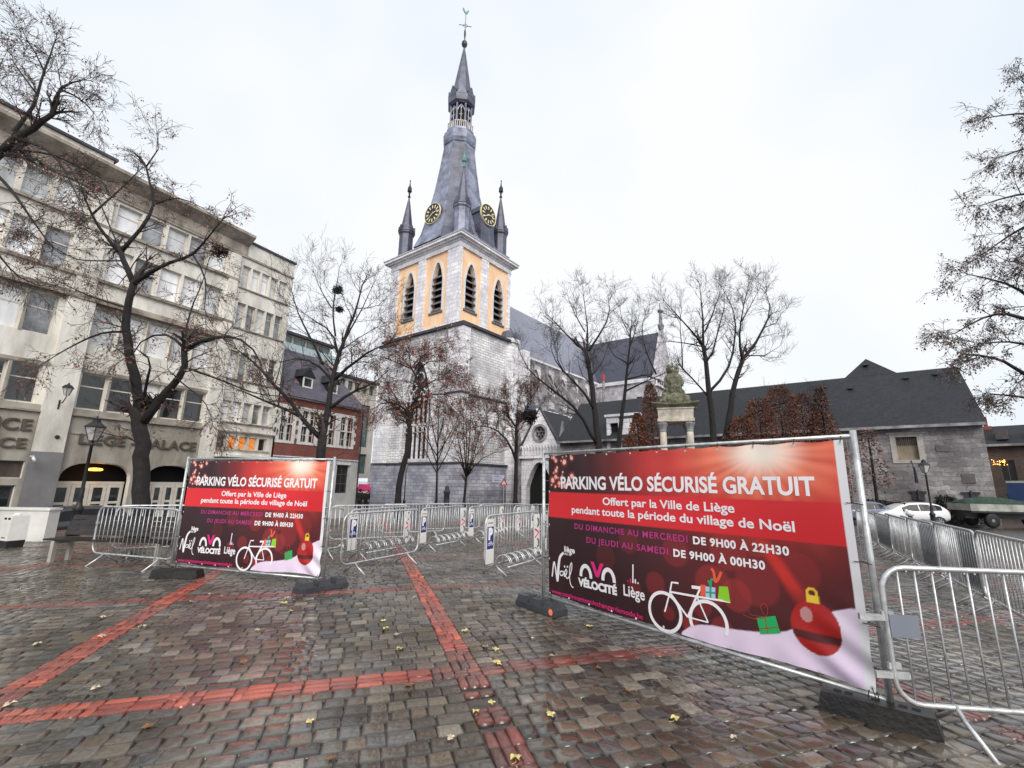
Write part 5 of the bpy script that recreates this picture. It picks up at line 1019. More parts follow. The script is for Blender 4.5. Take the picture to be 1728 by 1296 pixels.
def stroke_mb(m, pl, wd, closed=False):
    k = len(pl); pl = [Vector(p) for p in pl]; L_, R_ = [], []
    W = list(np.interp(np.linspace(0, 1, k), np.linspace(0, 1, len(wd)), wd)) if hasattr(wd, '__len__') else [wd]*k
    for i in range(k):
        a = pl[(i-1) % k] if (closed or i) else pl[0]; b = pl[(i+1) % k] if (closed or i < k-1) else pl[-1]; d = (b-a); d = d.normalized() if d.length else Vector((1, 0)); n = Vector((-d.y, d.x))*W[i]/2
        L_.append(tuple(pl[i]+n)); R_.append(tuple(pl[i]-n))
    f = [(i, (i+1) % k, k+(i+1) % k, k+i) for i in range(k if closed else k-1)]
    m.add(*flat(L_+R_, f))
words('PARKING VÉLO SÉCURISÉ GRATUIT', .42, 3.56, 1.60, .155, WHT, .03)
words('Offert par la Ville de Liège', 1.18, 2.83, 1.415, .088, WHT, .022); words('pendant toute la période du village de Noël', .62, 3.36, 1.285, .088, WHT, .022)
words('DU DIMANCHE AU MERCREDI', .67, 2.31, 1.085, .068, ink('dim_pink_print', (186, 52, 126)), .02, space=1.15); words('DE 9H00 À 22H30', 2.37, 3.29, 1.08, .072, WHT, .035, space=1.1)
words('DU JEUDI AU SAMEDI', .89, 2.08, .935, .068, ink('dim_pink_print', (186, 52, 126)), .02, space=1.15); words('DE 9H00 À 00H30', 2.14, 3.07, .93, .072, WHT, .035, space=1.1)
words('www.cestlemomentdechangerdemode.be', .21, 1.72, .215, .055, PNK, .012)
words('VÉLOCITÉ', .72, 1.36, .40, .085, WHT, .06); words('Liège', 1.46, 1.76, .42, .115, WHT, .02); words('liège', .47, .67, .775, .07, WHT, .03); words('cité de', .46, .60, .735, .035, WHT, .01)
Z7 = lambda x, y: sz(920+x/8.64, 920+y/8.64)
def curve(pts, n=6):      # Catmull-Rom through the points
    P = [Vector(p) for p in pts]; P = [P[0]*2-P[1]]+P+[P[-1]*2-P[-2]]; out = []
    for i in range(1, len(P)-2):
        for j in range(n):
            t = j/n; a, b, c, d = P[i-1:i+3]; out.append(.5*((2*b)+(c-a)*t+(2*a-5*b+4*c-d)*t*t+(3*b-a-3*c+d)*t**3))
    return out+[P[-2]]
m = MB()
stroke_mb(m, curve([Z7(*p) for p in ((115, 455), (148, 240), (190, 520), (205, 350), (230, 180), (285, 105))]), [.022, .022, .03, .046, .04, .03])
stroke_mb(m, curve([Z7(*p) for p in ((285, 385), (240, 380), (228, 420), (262, 440), (290, 395), (292, 450), (312, 440), (330, 385), (318, 350), (300, 400), (330, 480), (372, 440), (405, 330), (402, 255), (375, 330), (372, 500), (395, 590), (428, 615))]), .016)
for q in ((298, 310), (340, 312)): c = Vector(Z7(*q)); stroke_mb(m, [c+Vector((-.012, 0)), c+Vector((.012, 0))], .024)
m.build('script_logo', WHT, bn, recalc=False)
for c0 in ((618, 440), (955, 500)):
    m = MB()
    c = Vector(Z7(*c0)); c.y -= .0; stroke_mb(m, [c+Vector((.088*math.cos(a), .125*math.sin(a)-.01)) for a in [rad(-5+10*i) for i in range(20)]], .048); m.build('wheel_arch_logo', WHT, bn, recalc=False)
m = MB(); a, b, c, d, e_, f_ = [Z7(*p) for p in ((690, 230), (745, 240), (790, 385), (835, 262), (890, 265), (815, 468))]; g_ = Z7(770, 455)
lay[0] = .0045; m.add(*flat([a, b, c, d, e_, f_, g_], [(0, 1, 2, 6), (2, 3, 4, 5), (2, 5, 6)])); m.build('pink_letter', PNK, bn, recalc=False); lay[0] = .0032
m = MB(); stroke_mb(m, [Z7(1315, 275), Z7(1315, 545)], .018); stroke_mb(m, [Z7(1352, 490), Z7(1352, 552)], .018); c = Vector(Z7(1392, 548)); stroke_mb(m, [c-Vector((.009, 0)), c+Vector((.009, 0))], .018); m.build('tower_logo', WHT, bn, recalc=False)
m = MB(); stroke_mb(m, [Z7(1280, 480), Z7(1280, 540)], .016); stroke_mb(m, [Z7(1240, 505), Z7(1240, 530)], .014); m.build('tower_logo_dots', PNK, bn, recalc=False)
# bicycle picture
ZB = lambda x, y: sz(1100+x/4.547, 940+y/4.547)
m = MB(); hub1, hub2 = Vector(ZB(120, 415)), Vector(ZB(447, 497))
for h in (hub1, hub2):
    stroke_mb(m, [h+Vector((.188*math.cos(a), .188*math.sin(a))) for a in ([2*math.pi*i/36 for i in range(36)] if h is hub1 else [rad(-24+6.9*i) for i in range(34)])], .034, h is hub1)
def ln(*p, wd=.02): stroke_mb(m, [ZB(*q) for q in p], wd)
ln((120, 415), (160, 265), wd=.017); ln((160, 265), (172, 190), (222, 197), wd=.019); ln((160, 262), (360, 300)); ln((165, 275), (292, 455)); ln((292, 455), (385, 235)); ln((360, 300), (447, 497), wd=.016); ln((292, 455), (447, 497), wd=.014); ln((320, 226), (425, 240), wd=.03); ln((360, 300), (612, 342), wd=.019)
m.build('bicycle_picture', WHT, bn, recalc=False)
def poly(name, mt, pts, L_=.004):
    lay[0] = L_; m = MB(); m.add(*flat(pts, [tuple(range(len(pts)))])); o = m.build(name, mt, bn, recalc=False); lay[0] = .0032; return o
poly('red_parcel_picture', ink('orange_print', (232, 96, 62)), [ZB(*p) for p in ((386, 208), (424, 212), (427, 300), (386, 294))])
poly('blue_parcel_picture', ink('pale_blue_print', (178, 200, 232)), [ZB(*p) for p in ((424, 222), (498, 232), (500, 318), (426, 302))], .0046)
m = MB(); lay[0] = .0054; stroke_mb(m, [ZB(461, 190), ZB(463, 308)], .02); stroke_mb(m, [ZB(426, 266), ZB(500, 274)], .016); stroke_mb(m, curve([ZB(*p) for p in ((462, 222), (450, 190), (440, 178))]), .02); stroke_mb(m, curve([ZB(*p) for p in ((462, 222), (465, 180), (478, 166))]), .022)
m.build('green_ribbon_picture', ink('teal_print', (38, 160, 120)), bn, recalc=False); lay[0] = .0032
poly('lime_parcel_picture', ink('lime_print', (140, 206, 44)), [ZB(*p) for p in ((526, 222), (592, 226), (614, 345), (518, 318))])
m = MB(); stroke_mb(m, curve([ZB(*p) for p in ((462, 86), (482, 112), (496, 185), (520, 160), (540, 112))]), .028); m.build('orange_ribbon_picture', ink('orange_print', (232, 96, 62)), bn, recalc=False)
poly('green_parcel_picture', ink('green_print', (34, 170, 92)), [ZB(*p) for p in ((815, 462), (958, 448), (998, 580), (846, 586))], .0046)
m = MB(); lay[0] = .0054; stroke_mb(m, [ZB(880, 455), ZB(902, 584)], .008); stroke_mb(m, [ZB(838, 545), ZB(984, 535)], .008); stroke_mb(m, curve([ZB(*p) for p in ((884, 455), (846, 385), (872, 352), (900, 392), (884, 455), (800, 470), (710, 436))]), .007); stroke_mb(m, curve([ZB(*p) for p in ((884, 455), (780, 440), (755, 405))]), .006); m.build('string_picture', ink('dull_red_print', (150, 62, 52)), bn, recalc=False); lay[0] = .0032
# eyelets and ties
m = MB()
ey = [(B0+.02+.36*i, 2.035) for i in range(11)]+[(B0+.02+.36*i, .205) for i in range(11)]+[(B0+.015, .65+.45*i) for i in range(3)]+[(3.77, .65+.45*i) for i in range(3)]
for s, z in ey: c = Vector((s, cloth_y(s, z)-.004, z)); m.add([c+Vector((.013*math.cos(a), 0, .013*math.sin(a))) for a in [rad(45*i) for i in range(8)]], [tuple(range(8))])
m.build('eyelets', G('white'), bn, recalc=False)
for s, z in ey:
    y = cloth_y(s, z); m = MB()
    if z > 2: m.tube([(s, y-.006, z), (s+.01, -.025, z+.055), (s-.01, .025, z+.075), (s, .02, z)], .0035, 4)
    elif z < .21 and s in (ey[11][0], ey[21][0]): m.tube([(s, y-.006, z), (s+.02, -.03, z-.1), (s, .02, z)], .004, 4); m.tube([(s+.03, y-.01, z-.02), (s+.05, -.05, z-.17)], .004, 4); m.tube([(s-.02, y-.01, z-.02), (s-.05, -.05, z-.15)], .004, 4)
    elif s > 3.7: m.tube([(s, y-.006, z), (3.88, -.02, z-.012), (3.89, .02, z-.012), (s, .03, z)], .004, 4)
    elif s < .2: m.tube([(s, y-.006, z), (.02, -.02, z), (.01, .02, z)], .0035, 4)
    if m.v: m.build('cable_tie', G('black'), bn, recalc=False)
# fence panel
def fence_panel(label):
    o = at_panel('temporary_fence', label, 'fence')
    for s in (.03, 3.87): MB().tube([(s, 0, .03), (s, 0, 2.135)], .0235, 10).build('pole', G('galv'), o, smooth=True)
    for z in (2.09, .135): MB().tube([(.03, 0, z), (3.87, 0, z)], .017, 8).build('rail', G('galv'), o, smooth=True)
    m = MB()
    for z in (.5, .9, 1.3, 1.7): m.tube([(.03, .02, z), (3.87, .02, z)], .0022, 4)
    for i in range(2): m.tube([(3.81+.025*i, .02, .14), (3.81+.025*i, .02, 2.1)], .0016, 4)
    m.build('wire', G('galv'), o); return o
fp = fence_panel('galvanised steel fence frame carrying the nearer banner at right')
LB = (-6.14, 8.85); LTH = rad(90-107.1); LSC = (.855, 1, .97); lz = -.03
dup(fp, (LB[0], LB[1], lz), LTH, 'galvanised steel fence frame carrying the farther banner at left', None, LSC)
dup(bn, (LB[0], LB[1], lz), LTH, 'smaller looking red printed banner PARKING VELO SECURISE GRATUIT before the cream building at left', None, LSC)
# fence feet
def foot_plastic(label, loc, rz, sticker=None):
    o = thing('ballast_block', label, 'fence weight', loc, rz); L = .78; m = MB()
    m.box(-L/2, L/2, -.12, .12, 0, .07)
    m.build('base', G('rubber'), o)
    for i in (-1, 0, 1):
        k = MB().tbox(i*.27-.1, i*.27+.1, -.118, .118, .0705, .15, .02, .018); b = k.build('raised_block', G('rubber'), o)
        h = MB()
        for q in (-.045, .045): h.lathe([(.02, .1506), (.02, .1512)], i*.27+q, 0, 10)
        h.build('pole_hole', G('dark'), b)
    if sticker:
        x = sticker*(L/2+.0005); m = MB()
        P = [(x-.13*sticker+0, -.1205, .045)]
        m.add([(x-.07*sticker+.042*math.cos(a), -.1205, .055+.042*math.sin(a)) for a in [rad(22.5*i) for i in range(16)]], [tuple(range(16))]); s_ = m.build('orange_sticker', mat('orange_sticker', lin(240, 96, 44), .5, 0, .05), o)
        m = MB(); P = [(x-.07*sticker+.03*math.cos(a), .055+.03*math.sin(a)) for a in [rad(22.5*i) for i in range(16)]]; Q = [(x-.07*sticker+.023*math.cos(a), .055+.023*math.sin(a)) for a in [rad(22.5*i) for i in range(16)]]
        m.ringprism(P, Q, -.1215, -.1207); m.ringprism(rect(x-.07*sticker-.01, x-.07*sticker+.01, .043, .067), rect(x-.07*sticker-.005, x-.07*sticker+.005, .048, .062), -.1215, -.1207); m.build('sticker_mark', mat('pale_mark', lin(255, 190, 160), .5, 0, .05), s_)
    return o
def foot_conc(label, loc, rz, L):
    o = thing('ballast_block', label, 'fence weight', loc, rz)
    m = MB().tbox(-L/2, L/2, -.115, .115, 0, .135, .03, .02); b = m.build('block', G('concrete'), o)
    for q in (-.32, -.22, .0, .22, .32): MB().box(q*L-.025, q*L+.025, -.03, .03, .1353, .1362).build('pole_slot', G('dark'), b)
    return o
pR0 = Vector((PB[0], PB[1], 0)); uP = Vector((math.sin(rad(PAZ)), math.cos(rad(PAZ)), 0)); pR1 = pR0+uP*3.87
a, b = gp(870, 1022), gp(948, 1048); dd = (b-a); f1 = foot_plastic('grey stepped plastic foot with orange sticker under the left end of the nearer banner', ((a.x+b.x)/2+.05, (a.y+b.y)/2+.1, .0), math.atan2(dd.y, dd.x), 1)
a, b = gp(492, 1006), gp(583, 992); dd = (b-a); foot_plastic('grey stepped plastic foot under the right end of the farther banner', ((a.x+b.x)/2-.02, (a.y+b.y)/2+.1, -.01), math.atan2(dd.y, dd.x))
a, b = gp(1408, 1208), gp(1590, 1258); dd = (b-a); foot_conc('wet dark concrete foot block in front at the right pole of the nearer banner', ((a.x+b.x)/2+.05, (a.y+b.y)/2+.13, 0), math.atan2(dd.y, dd.x), .72)
a, b = gp(252, 977), gp(330, 978); dd = (b-a); foot_conc('low dark foot block under the left pole of the farther banner', ((a.x+b.x)/2, (a.y+b.y)/2+.1, -.02), math.atan2(dd.y, dd.x), .8)

# ================================================================== CROWD BARRIERS
BL = 2.2
def rrect(L, z0, z1, r, n=5):
    P = []
    for cx, cz, a0 in ((L-r, z1-r, 0), (r, z1-r, 90), (r, z0+r, 180), (L-r, z0+r, 270)):
        for i in range(n+1): a = rad(a0+90*i/n); P.append((cx+r*math.cos(a), 0, cz+r*math.sin(a)))
    return P
br = thing('crowd_barrier', '', 'barrier', (0, 0, 0), 0, 'crowd control barriers on the square')
P = rrect(BL, .2, 1.1, .16); MB().tube(P+[P[0], P[1]], .019, 8, False).build('frame', G('galv'), br, smooth=True)
m = MB()
for i in range(1, 19):
    x = BL*i/19; zt = 1.1 if .16 < x < BL-.16 else 1.1-.16+math.sqrt(max(0, .16**2-(.16-min(x, BL-x))**2)); m.tube([(x, 0, 1.3-zt), (x, 0, zt)], .0075, 6)
m.build('bars', G('galv'), br, smooth=True)
for x in (.36, BL-.36):
    for s_ in (-1, 1): MB().tube([(x, 0, .21), (x, s_*.07, .14), (x, s_*.29, .0)], .016, 6).build('leg', G('galv'), br, smooth=True)
for z in (.76, .42): MB().box(-.03, .05, -.012, .012, z, z+.04).build('hook', G('galv'), br)
def put(p, az, label, first=[True], L=None):
    rz = rad(90-az); mid = Vector((p[0]+math.sin(rad(az))*1.1, p[1]+math.cos(rad(az))*1.1)); z = gz(*mid)
    if first[0]: first[0] = False; br.location = (p[0], p[1], z); br.rotation_euler = (0, 0, rz); br['label'] = label; return br
    return dup(br, (p[0], p[1], z), rz, label, 'crowd control barriers on the square')
signblue = ink('sign_blue', (38, 52, 118))
sg = {}
def sign(kind, brr, x, label):
    """narrow plate strapped to the bars"""
    key = kind; M_ = brr.matrix_world if False else None
    rz = brr.rotation_euler.z; c = Vector((brr.location.x, brr.location.y)); q = c+Vector((math.cos(rz), math.sin(rz)))*x
    if kind in sg:
        o = dup(sg[kind], (q.x, q.y, brr.location.z), rz, label, 'cycle parking sign plates'); return o
    o = thing('parking_sign', label, 'sign', (q.x, q.y, brr.location.z), rz, 'cycle parking sign plates'); sg[kind] = o; o.scale = (1.6, 1, 1)
    MB().box(-.085, .085, -.028, -.022, .24, 1.04).build('plate', G('white'), o)
    def put_text(body, x0, x1, zb, h, mt, bold=.03):
        V, F = text_mesh(body, bold); MB().add([(x0+v[0]*(x1-x0), -.031, zb+v[1]*h) for v in V], F).build('lettering', mt, o, recalc=False)
    if kind == 'P':
        MB().box(-.07, .07, -.0295, -.0285, .5, .9).build('blue_panel', signblue, o); put_text('P', -.045, .05, .68, .19, WHT, .07)
        m = MB()
        for cx in (-.03, .03): m.ringprism(circ(cx, .585, .026, 14), circ(cx, .585, .019, 14), -.032, -.0305)
        m.tube([(-.03, -.031, .585), (-.012, -.031, .63), (.018, -.031, .63), (.03, -.031, .585)], .0035, 4); m.tube([(-.012, -.031, .63), (.004, -.031, .588), (.02, -.031, .64)], .0035, 4); m.build('bicycle_symbol', WHT, o)
        m = MB()
        for cx in (-.03, .03): m.ringprism([(cx+.026*math.cos(rad(a)), .955+.026*math.sin(rad(a))) for a in range(0, 181, 20)], [(cx+.016*math.cos(rad(a)), .955+.016*math.sin(rad(a))) for a in range(0, 181, 20)], -.031, -.0285)
        m.build('arch_mark', ink('black_print', (30, 26, 32)), o)
    else:
        for cz, a0 in ((.86, 100), (.42, 80)):
            m = MB()
            P = [(.02+.062*math.cos(rad(a)), cz+.105*math.sin(rad(a))) for a in range(90, 271, 15)]; Q = [(.02+.032*math.cos(rad(a)), cz+.07*math.sin(rad(a))) for a in range(90, 271, 15)]
            m.ringprism([(-x+.03, z) for x, z in P], [(-x+.03, z) for x, z in Q], -.031, -.0285)
            m.build('arch_mark', ink('black_print', (30, 26, 32)), o)
        m = MB(); m.tube([(-.06, -.030, .73), (.055, -.030, .645), (-.06, -.030, .55)], .016, 4); m.build('pink_mark', PNK, o)
    return o
def hoops(brr, n=7):
    m = MB()
    for i in range(n):
        x = .3+i*.26; P = [(x, -.02-.0*i, .2)]+[(x+.0, -.22+.16*math.cos(a), .22+.17*math.sin(a)) for a in [rad(20*j) for j in range(10)]]
        m.tube(P, .013, 6); m.tube([(q[0]+.06, q[1], q[2]) for q in P], .013, 6)
    m.tube([(.2, -.38, .2), (2.05, -.38, .2)], .016, 6); m.build('wheel_holder', G('galv'), brr, smooth=True)
def on_ground(px, py): q = gp(px, py, .2); return (q.x, q.y)
b1 = put((-3.05, 8.8), 27.5, 'front barrier of the parking pen, just right of the farther banner')
b2 = put((-3.55, 10.6), 25, 'barrier with P sign and wheel hoops behind the front left barrier of the pen'); hoops(b2)
b3 = put((-2.3, 12.4), 25, 'barrier with wheel hoops standing third along the left row of the parking pen'); hoops(b3)
b4 = put((-1.25, 14.6), 27, 'barrier with wheel hoops at the far middle of the parking pen'); hoops(b4)
b5 = put((-.45, 8.95), 30, 'barrier with P sign and wheel hoops just left of the nearer banner'); hoops(b5, 6)
b6 = put((.75, 11.3), 29, 'barrier with wheel hoops half hidden by the left edge of the nearer banner'); hoops(b6)
sign('P', b2, .12, 'white and blue P plate at the left end of the pen, behind the front barrier'); sign('O', b2, 2.05, 'white arch logo plate at the right end of the barrier behind the front one')
sign('P', b3, .1, 'white and blue P plate seen through the right end of the front barrier'); sign('O', b3, 2.1, 'white arch logo plate third along the left row of the pen')
sign('P', b4, .12, 'white and blue P plate on the far middle barrier of the pen'); sign('O', b4, 2.1, 'small white arch logo plate at the far right of the pen')
sign('P', b5, .14, 'large white and blue P plate on the barrier left of the nearer banner'); sign('O', b5, 2.08, 'white arch logo plate touching the left pole of the nearer banner')
sign('P', b6, .1, 'white and blue P plate right of the left pole of the nearer banner')
put((-4.95, 13.2), 60, 'far barrier of the pen behind the farther banner right edge'); put((-4.2, 15.6), 62, 'far back barrier of the pen, left of its middle'); put((-3.1, 17.6), 62, 'back barrier of the pen under the crooked tree'); put((-1.2, 18.6), 62, 'back barrier of the pen under the small young trees'); put((.9, 19.8), 64, 'back barrier of the pen before the church porch')
b9 = put((.15, 17.0), 27, 'far right barrier of the pen carrying two distant plates'); sign('O', b9, .3, 'distant white arch logo plate before the iron railing'); sign('P', b9, 1.6, 'most distant white and blue P plate')
put((-8.35, 9.72), 107, 'barrier left of the farther banner, standing across the view'); put((-8.6, 10.45), 62, 'barrier left of the farther banner, second one behind the first'); put((-5.3, 9.55), 40, 'barrier hidden behind the farther banner, only its feet showing below')
for i, (x, y) in enumerate(((5.75, 5.15), (6.85, 7.05), (7.95, 8.95), (9.05, 10.85), (10.15, 12.75), (11.25, 14.65), (12.35, 16.55))):
    bq = put((x, y), 30, ['row of barriers along the right, the nearest one at the frame edge', 'second nearest barrier in the row on the right', 'third nearest barrier in the row on the right', 'fourth barrier of the row on the right', 'fifth barrier of the row on the right', 'sixth barrier of the row on the right, near the white car', 'seventh and last barrier of the row on the right, behind the banner pole'][i])
    if i in (1, 2, 4): MB().box(.1, {1: .9, 2: 1.25, 4: 2.1}[i], -.022, -.018, .27, 1.06).build('grey_sheet', mat('grey_barrier_sheet', lin(112, 118, 124), .45, .2, .2, 3), bq)
for i, (x, y) in enumerate(((7.2, 8.3), (8.4, 10.3), (9.6, 12.3))): put((x+.35, y-.15), 31, ['doubled barrier leaning close behind the second nearest of the right row', 'doubled barrier close behind the third of the right row', 'doubled barrier close behind the fourth of the right row'][i])
br0 = put((2.74, 3.60), 97.5, 'big wet barrier in the right foreground beside the banner pole')
MB().box(.01, .2, -.02, -.012, .63, .78).build('name_plate', mat('blue_grey_plate', lin(128, 134, 146), .5, .3, .1), br0)
MB().box(-.18, .06, -.014, .014, .735, .775).build('clamp', G('galv'), br0); MB().box(-.12, .1, -.014, .014, .36, .4).build('clamp', G('galv'), br0)
for i in range(9):
    m = MB().lathe([(.001, -.009), (.0065, -.003), (.005, .003), (.001, .007)], .15+.1*i+random.uniform(-.03, .03), -.008, 6); m.v = [(a, b, c+1.077) for a, b, c in m.v]
    m.build('water_drop', mat('water', (.6, .62, .65), .05, 0, .02, spec=.9), br0)

# ================================================================== STREET LAMPS
def lamp(label, base, H, s=1.0, head=1.0):
    o = thing('street_lamp', label, 'lamp', base, 0, 'black lantern posts')
    MB().lathe([(.17, 0), (.17, .12), (.13, .16), (.12, .75), (.15, .8), (.085, .9), (.06, 1.1), (.075, 1.15), (.05, 1.3), (.042, H-.95), (.07, H-.93), (.04, H-.88), (.03, H-.78)], 0, 0, 10).build('post', G('black'), o, smooth=True)
    z = H-.78
    l = MB(); l.lathe([(.10, z), (.24, z+.42)], 0, 0, 4, rad(45)); l.build('lantern_glass', G('lampglass'), o)
    m = MB()
    for i in range(4): a = rad(45+90*i); m.tube([(.105*math.cos(a), .105*math.sin(a), z), (.25*math.cos(a), .25*math.sin(a), z+.43)], .013, 4)
    for r, q in ((.25, z+.43), (.105, z)): m.tube([(r*math.cos(rad(45+90*i)), r*math.sin(rad(45+90*i)), q) for i in range(5)], .014, 4)
    m.lathe([(.3, z+.44), (.27, z+.47), (.12, z+.6), (.1, z+.68), (.13, z+.7), (.03, z+.74), (.02, z+.8)], 0, 0, 4, rad(45)); m.build('lantern_frame', G('black'), o); return o
q = at(132, 860, 15); lamp('black lantern post before the arched doors of the cream building', (q.x, q.y, gz(q.x, q.y)), 3.72)
q = at(1572, 860, 27); lamp('black lantern post in front of the white car, nearer of two at right', (q.x, q.y, gz(q.x, q.y)), 3.9)
q = at(1596, 850, 38); lamp('farther black lantern post between the white car and the truck', (q.x, q.y, gz(q.x, q.y)), 3.75)
q = at(683, 830, 45); lamp('black lantern post at the foot of the church tower beside the crooked tree', (q.x, q.y, gz(q.x, q.y)), 4.6)
def wall_lamp(label, P):
    o = thing('wall_lamp', label, 'lamp', P, FT, 'wall lanterns on brackets')
    MB().tube([(0, 0, 0), (0, -.12, .1), (0, -.35, .08), (0, -.6, .3), (0, -.62, .42)], .022, 6).box(-.03, .03, -.02, .01, -.2, .25).build('bracket', G('black'), o)
    l = MB(); l.lathe([(.09, .42), (.2, .78)], 0, -.62, 6); l.build('lantern_glass', G('lampglass'), o)
    m = MB(); m.lathe([(.25, .79), (.15, .92), (.06, .96), (.02, 1.05)], 0, -.62, 6)
    for i in range(6): a = rad(60*i); m.tube([(.092*math.cos(a), -.62+.092*math.sin(a), .42), (.205*math.cos(a), -.62+.205*math.sin(a), .79)], .011, 4)
    m.build('lantern_frame', G('black'), o)
w2 = lambda s, y, z: (FN.x*(FD+y)+FU.x*s, FN.y*(FD+y)+FU.y*s, z)
wall_lamp('black wall lantern on the pale pilaster of the cream building', w2(9.4, -.27, 4.98)); wall_lamp('black wall lantern at the corner of the cream building beside the brick house', w2(21.3, -.05, 4.9))
# ================================================================== BENCH, BIN
bs = thing('park_bench', 'dark wooden slatted bench on pale legs at the left of the square', 'bench', (-9.35, 9.75, gz(-9, 9.8)), rad(-4))
wood = mat('wet_dark_wood', lin(34, 27, 25), .45, 0, .35, 3, .2, 30)
m = MB()
for i in range(4): m.box(0, 2.6, -.06+.11*i, .03+.11*i, .43, .46)
m.build('seat', wood, bs)
m = MB()
for i in range(4): m.add([(0, .36+.035*i, .5+.1*i), (2.6, .36+.035*i, .5+.1*i), (2.6, .39+.035*i, .585+.1*i), (0, .39+.035*i, .585+.1*i), (0, .39+.035*i, .5+.1*i), (2.6, .39+.035*i, .5+.1*i), (2.6, .42+.035*i, .585+.1*i), (0, .42+.035*i, .585+.1*i)], [(0, 1, 2, 3), (4, 7, 6, 5), (0, 3, 7, 4), (1, 5, 6, 2), (3, 2, 6, 7), (0, 4, 5, 1)])
m.build('backrest', wood, bs)
for x in (.18, 2.4): MB().box(x, x+.07, -.05, .03, 0, .42).box(x, x+.07, .3, .37, 0, .42).box(x, x+.07, .03, .3, .36, .42).build('leg', mat('pale_concrete_leg', lin(170, 164, 158), .8, 0, .15), bs)
q = gp(25, 925); bo = thing('litter_bin', 'white box shaped bin with two dark slots on a black base at the left edge', 'bin', (q.x-.22, q.y+.1, q.z), rad(-20)); bo.scale = (.72, .72, .8)
m = MB().tbox(-.27, .27, -.25, .25, .22, .95, .02, .02); m.build('body', G('white'), bo); MB().tbox(-.24, .24, -.22, .22, 0, .219, -.02, -.02).build('base', G('black'), bo)
for x in (-.12, .1): MB().box(x-.07, x+.07, -.238, -.228, .83, .89).build('slot', G('dark'), bo)
MB().box(-.1, .12, -.253, -.246, .29, .32).build('vent', G('darkgrey'), bo); MB().lathe([(.1, .951), (.12, .98), (.05, 1.02)], 0, 0, 10).build('cap', G('white'), bo)
# low white wall beneath the pilaster
q = at(80, 880, 13.2); q.z = gz(q.x, q.y); wl = MB().box(-4, 1.4, 0, .35, -.1, .82).box(-4.02, 1.43, -.03, .38, .821, .88).build('low_wall', G('white')); wl.location = (q.x-1.4, q.y-.1, q.z); wl.rotation_euler = (0, 0, rad(4)); tag(wl, 'low white wall behind the bench at the foot of the cream building', 'wall')

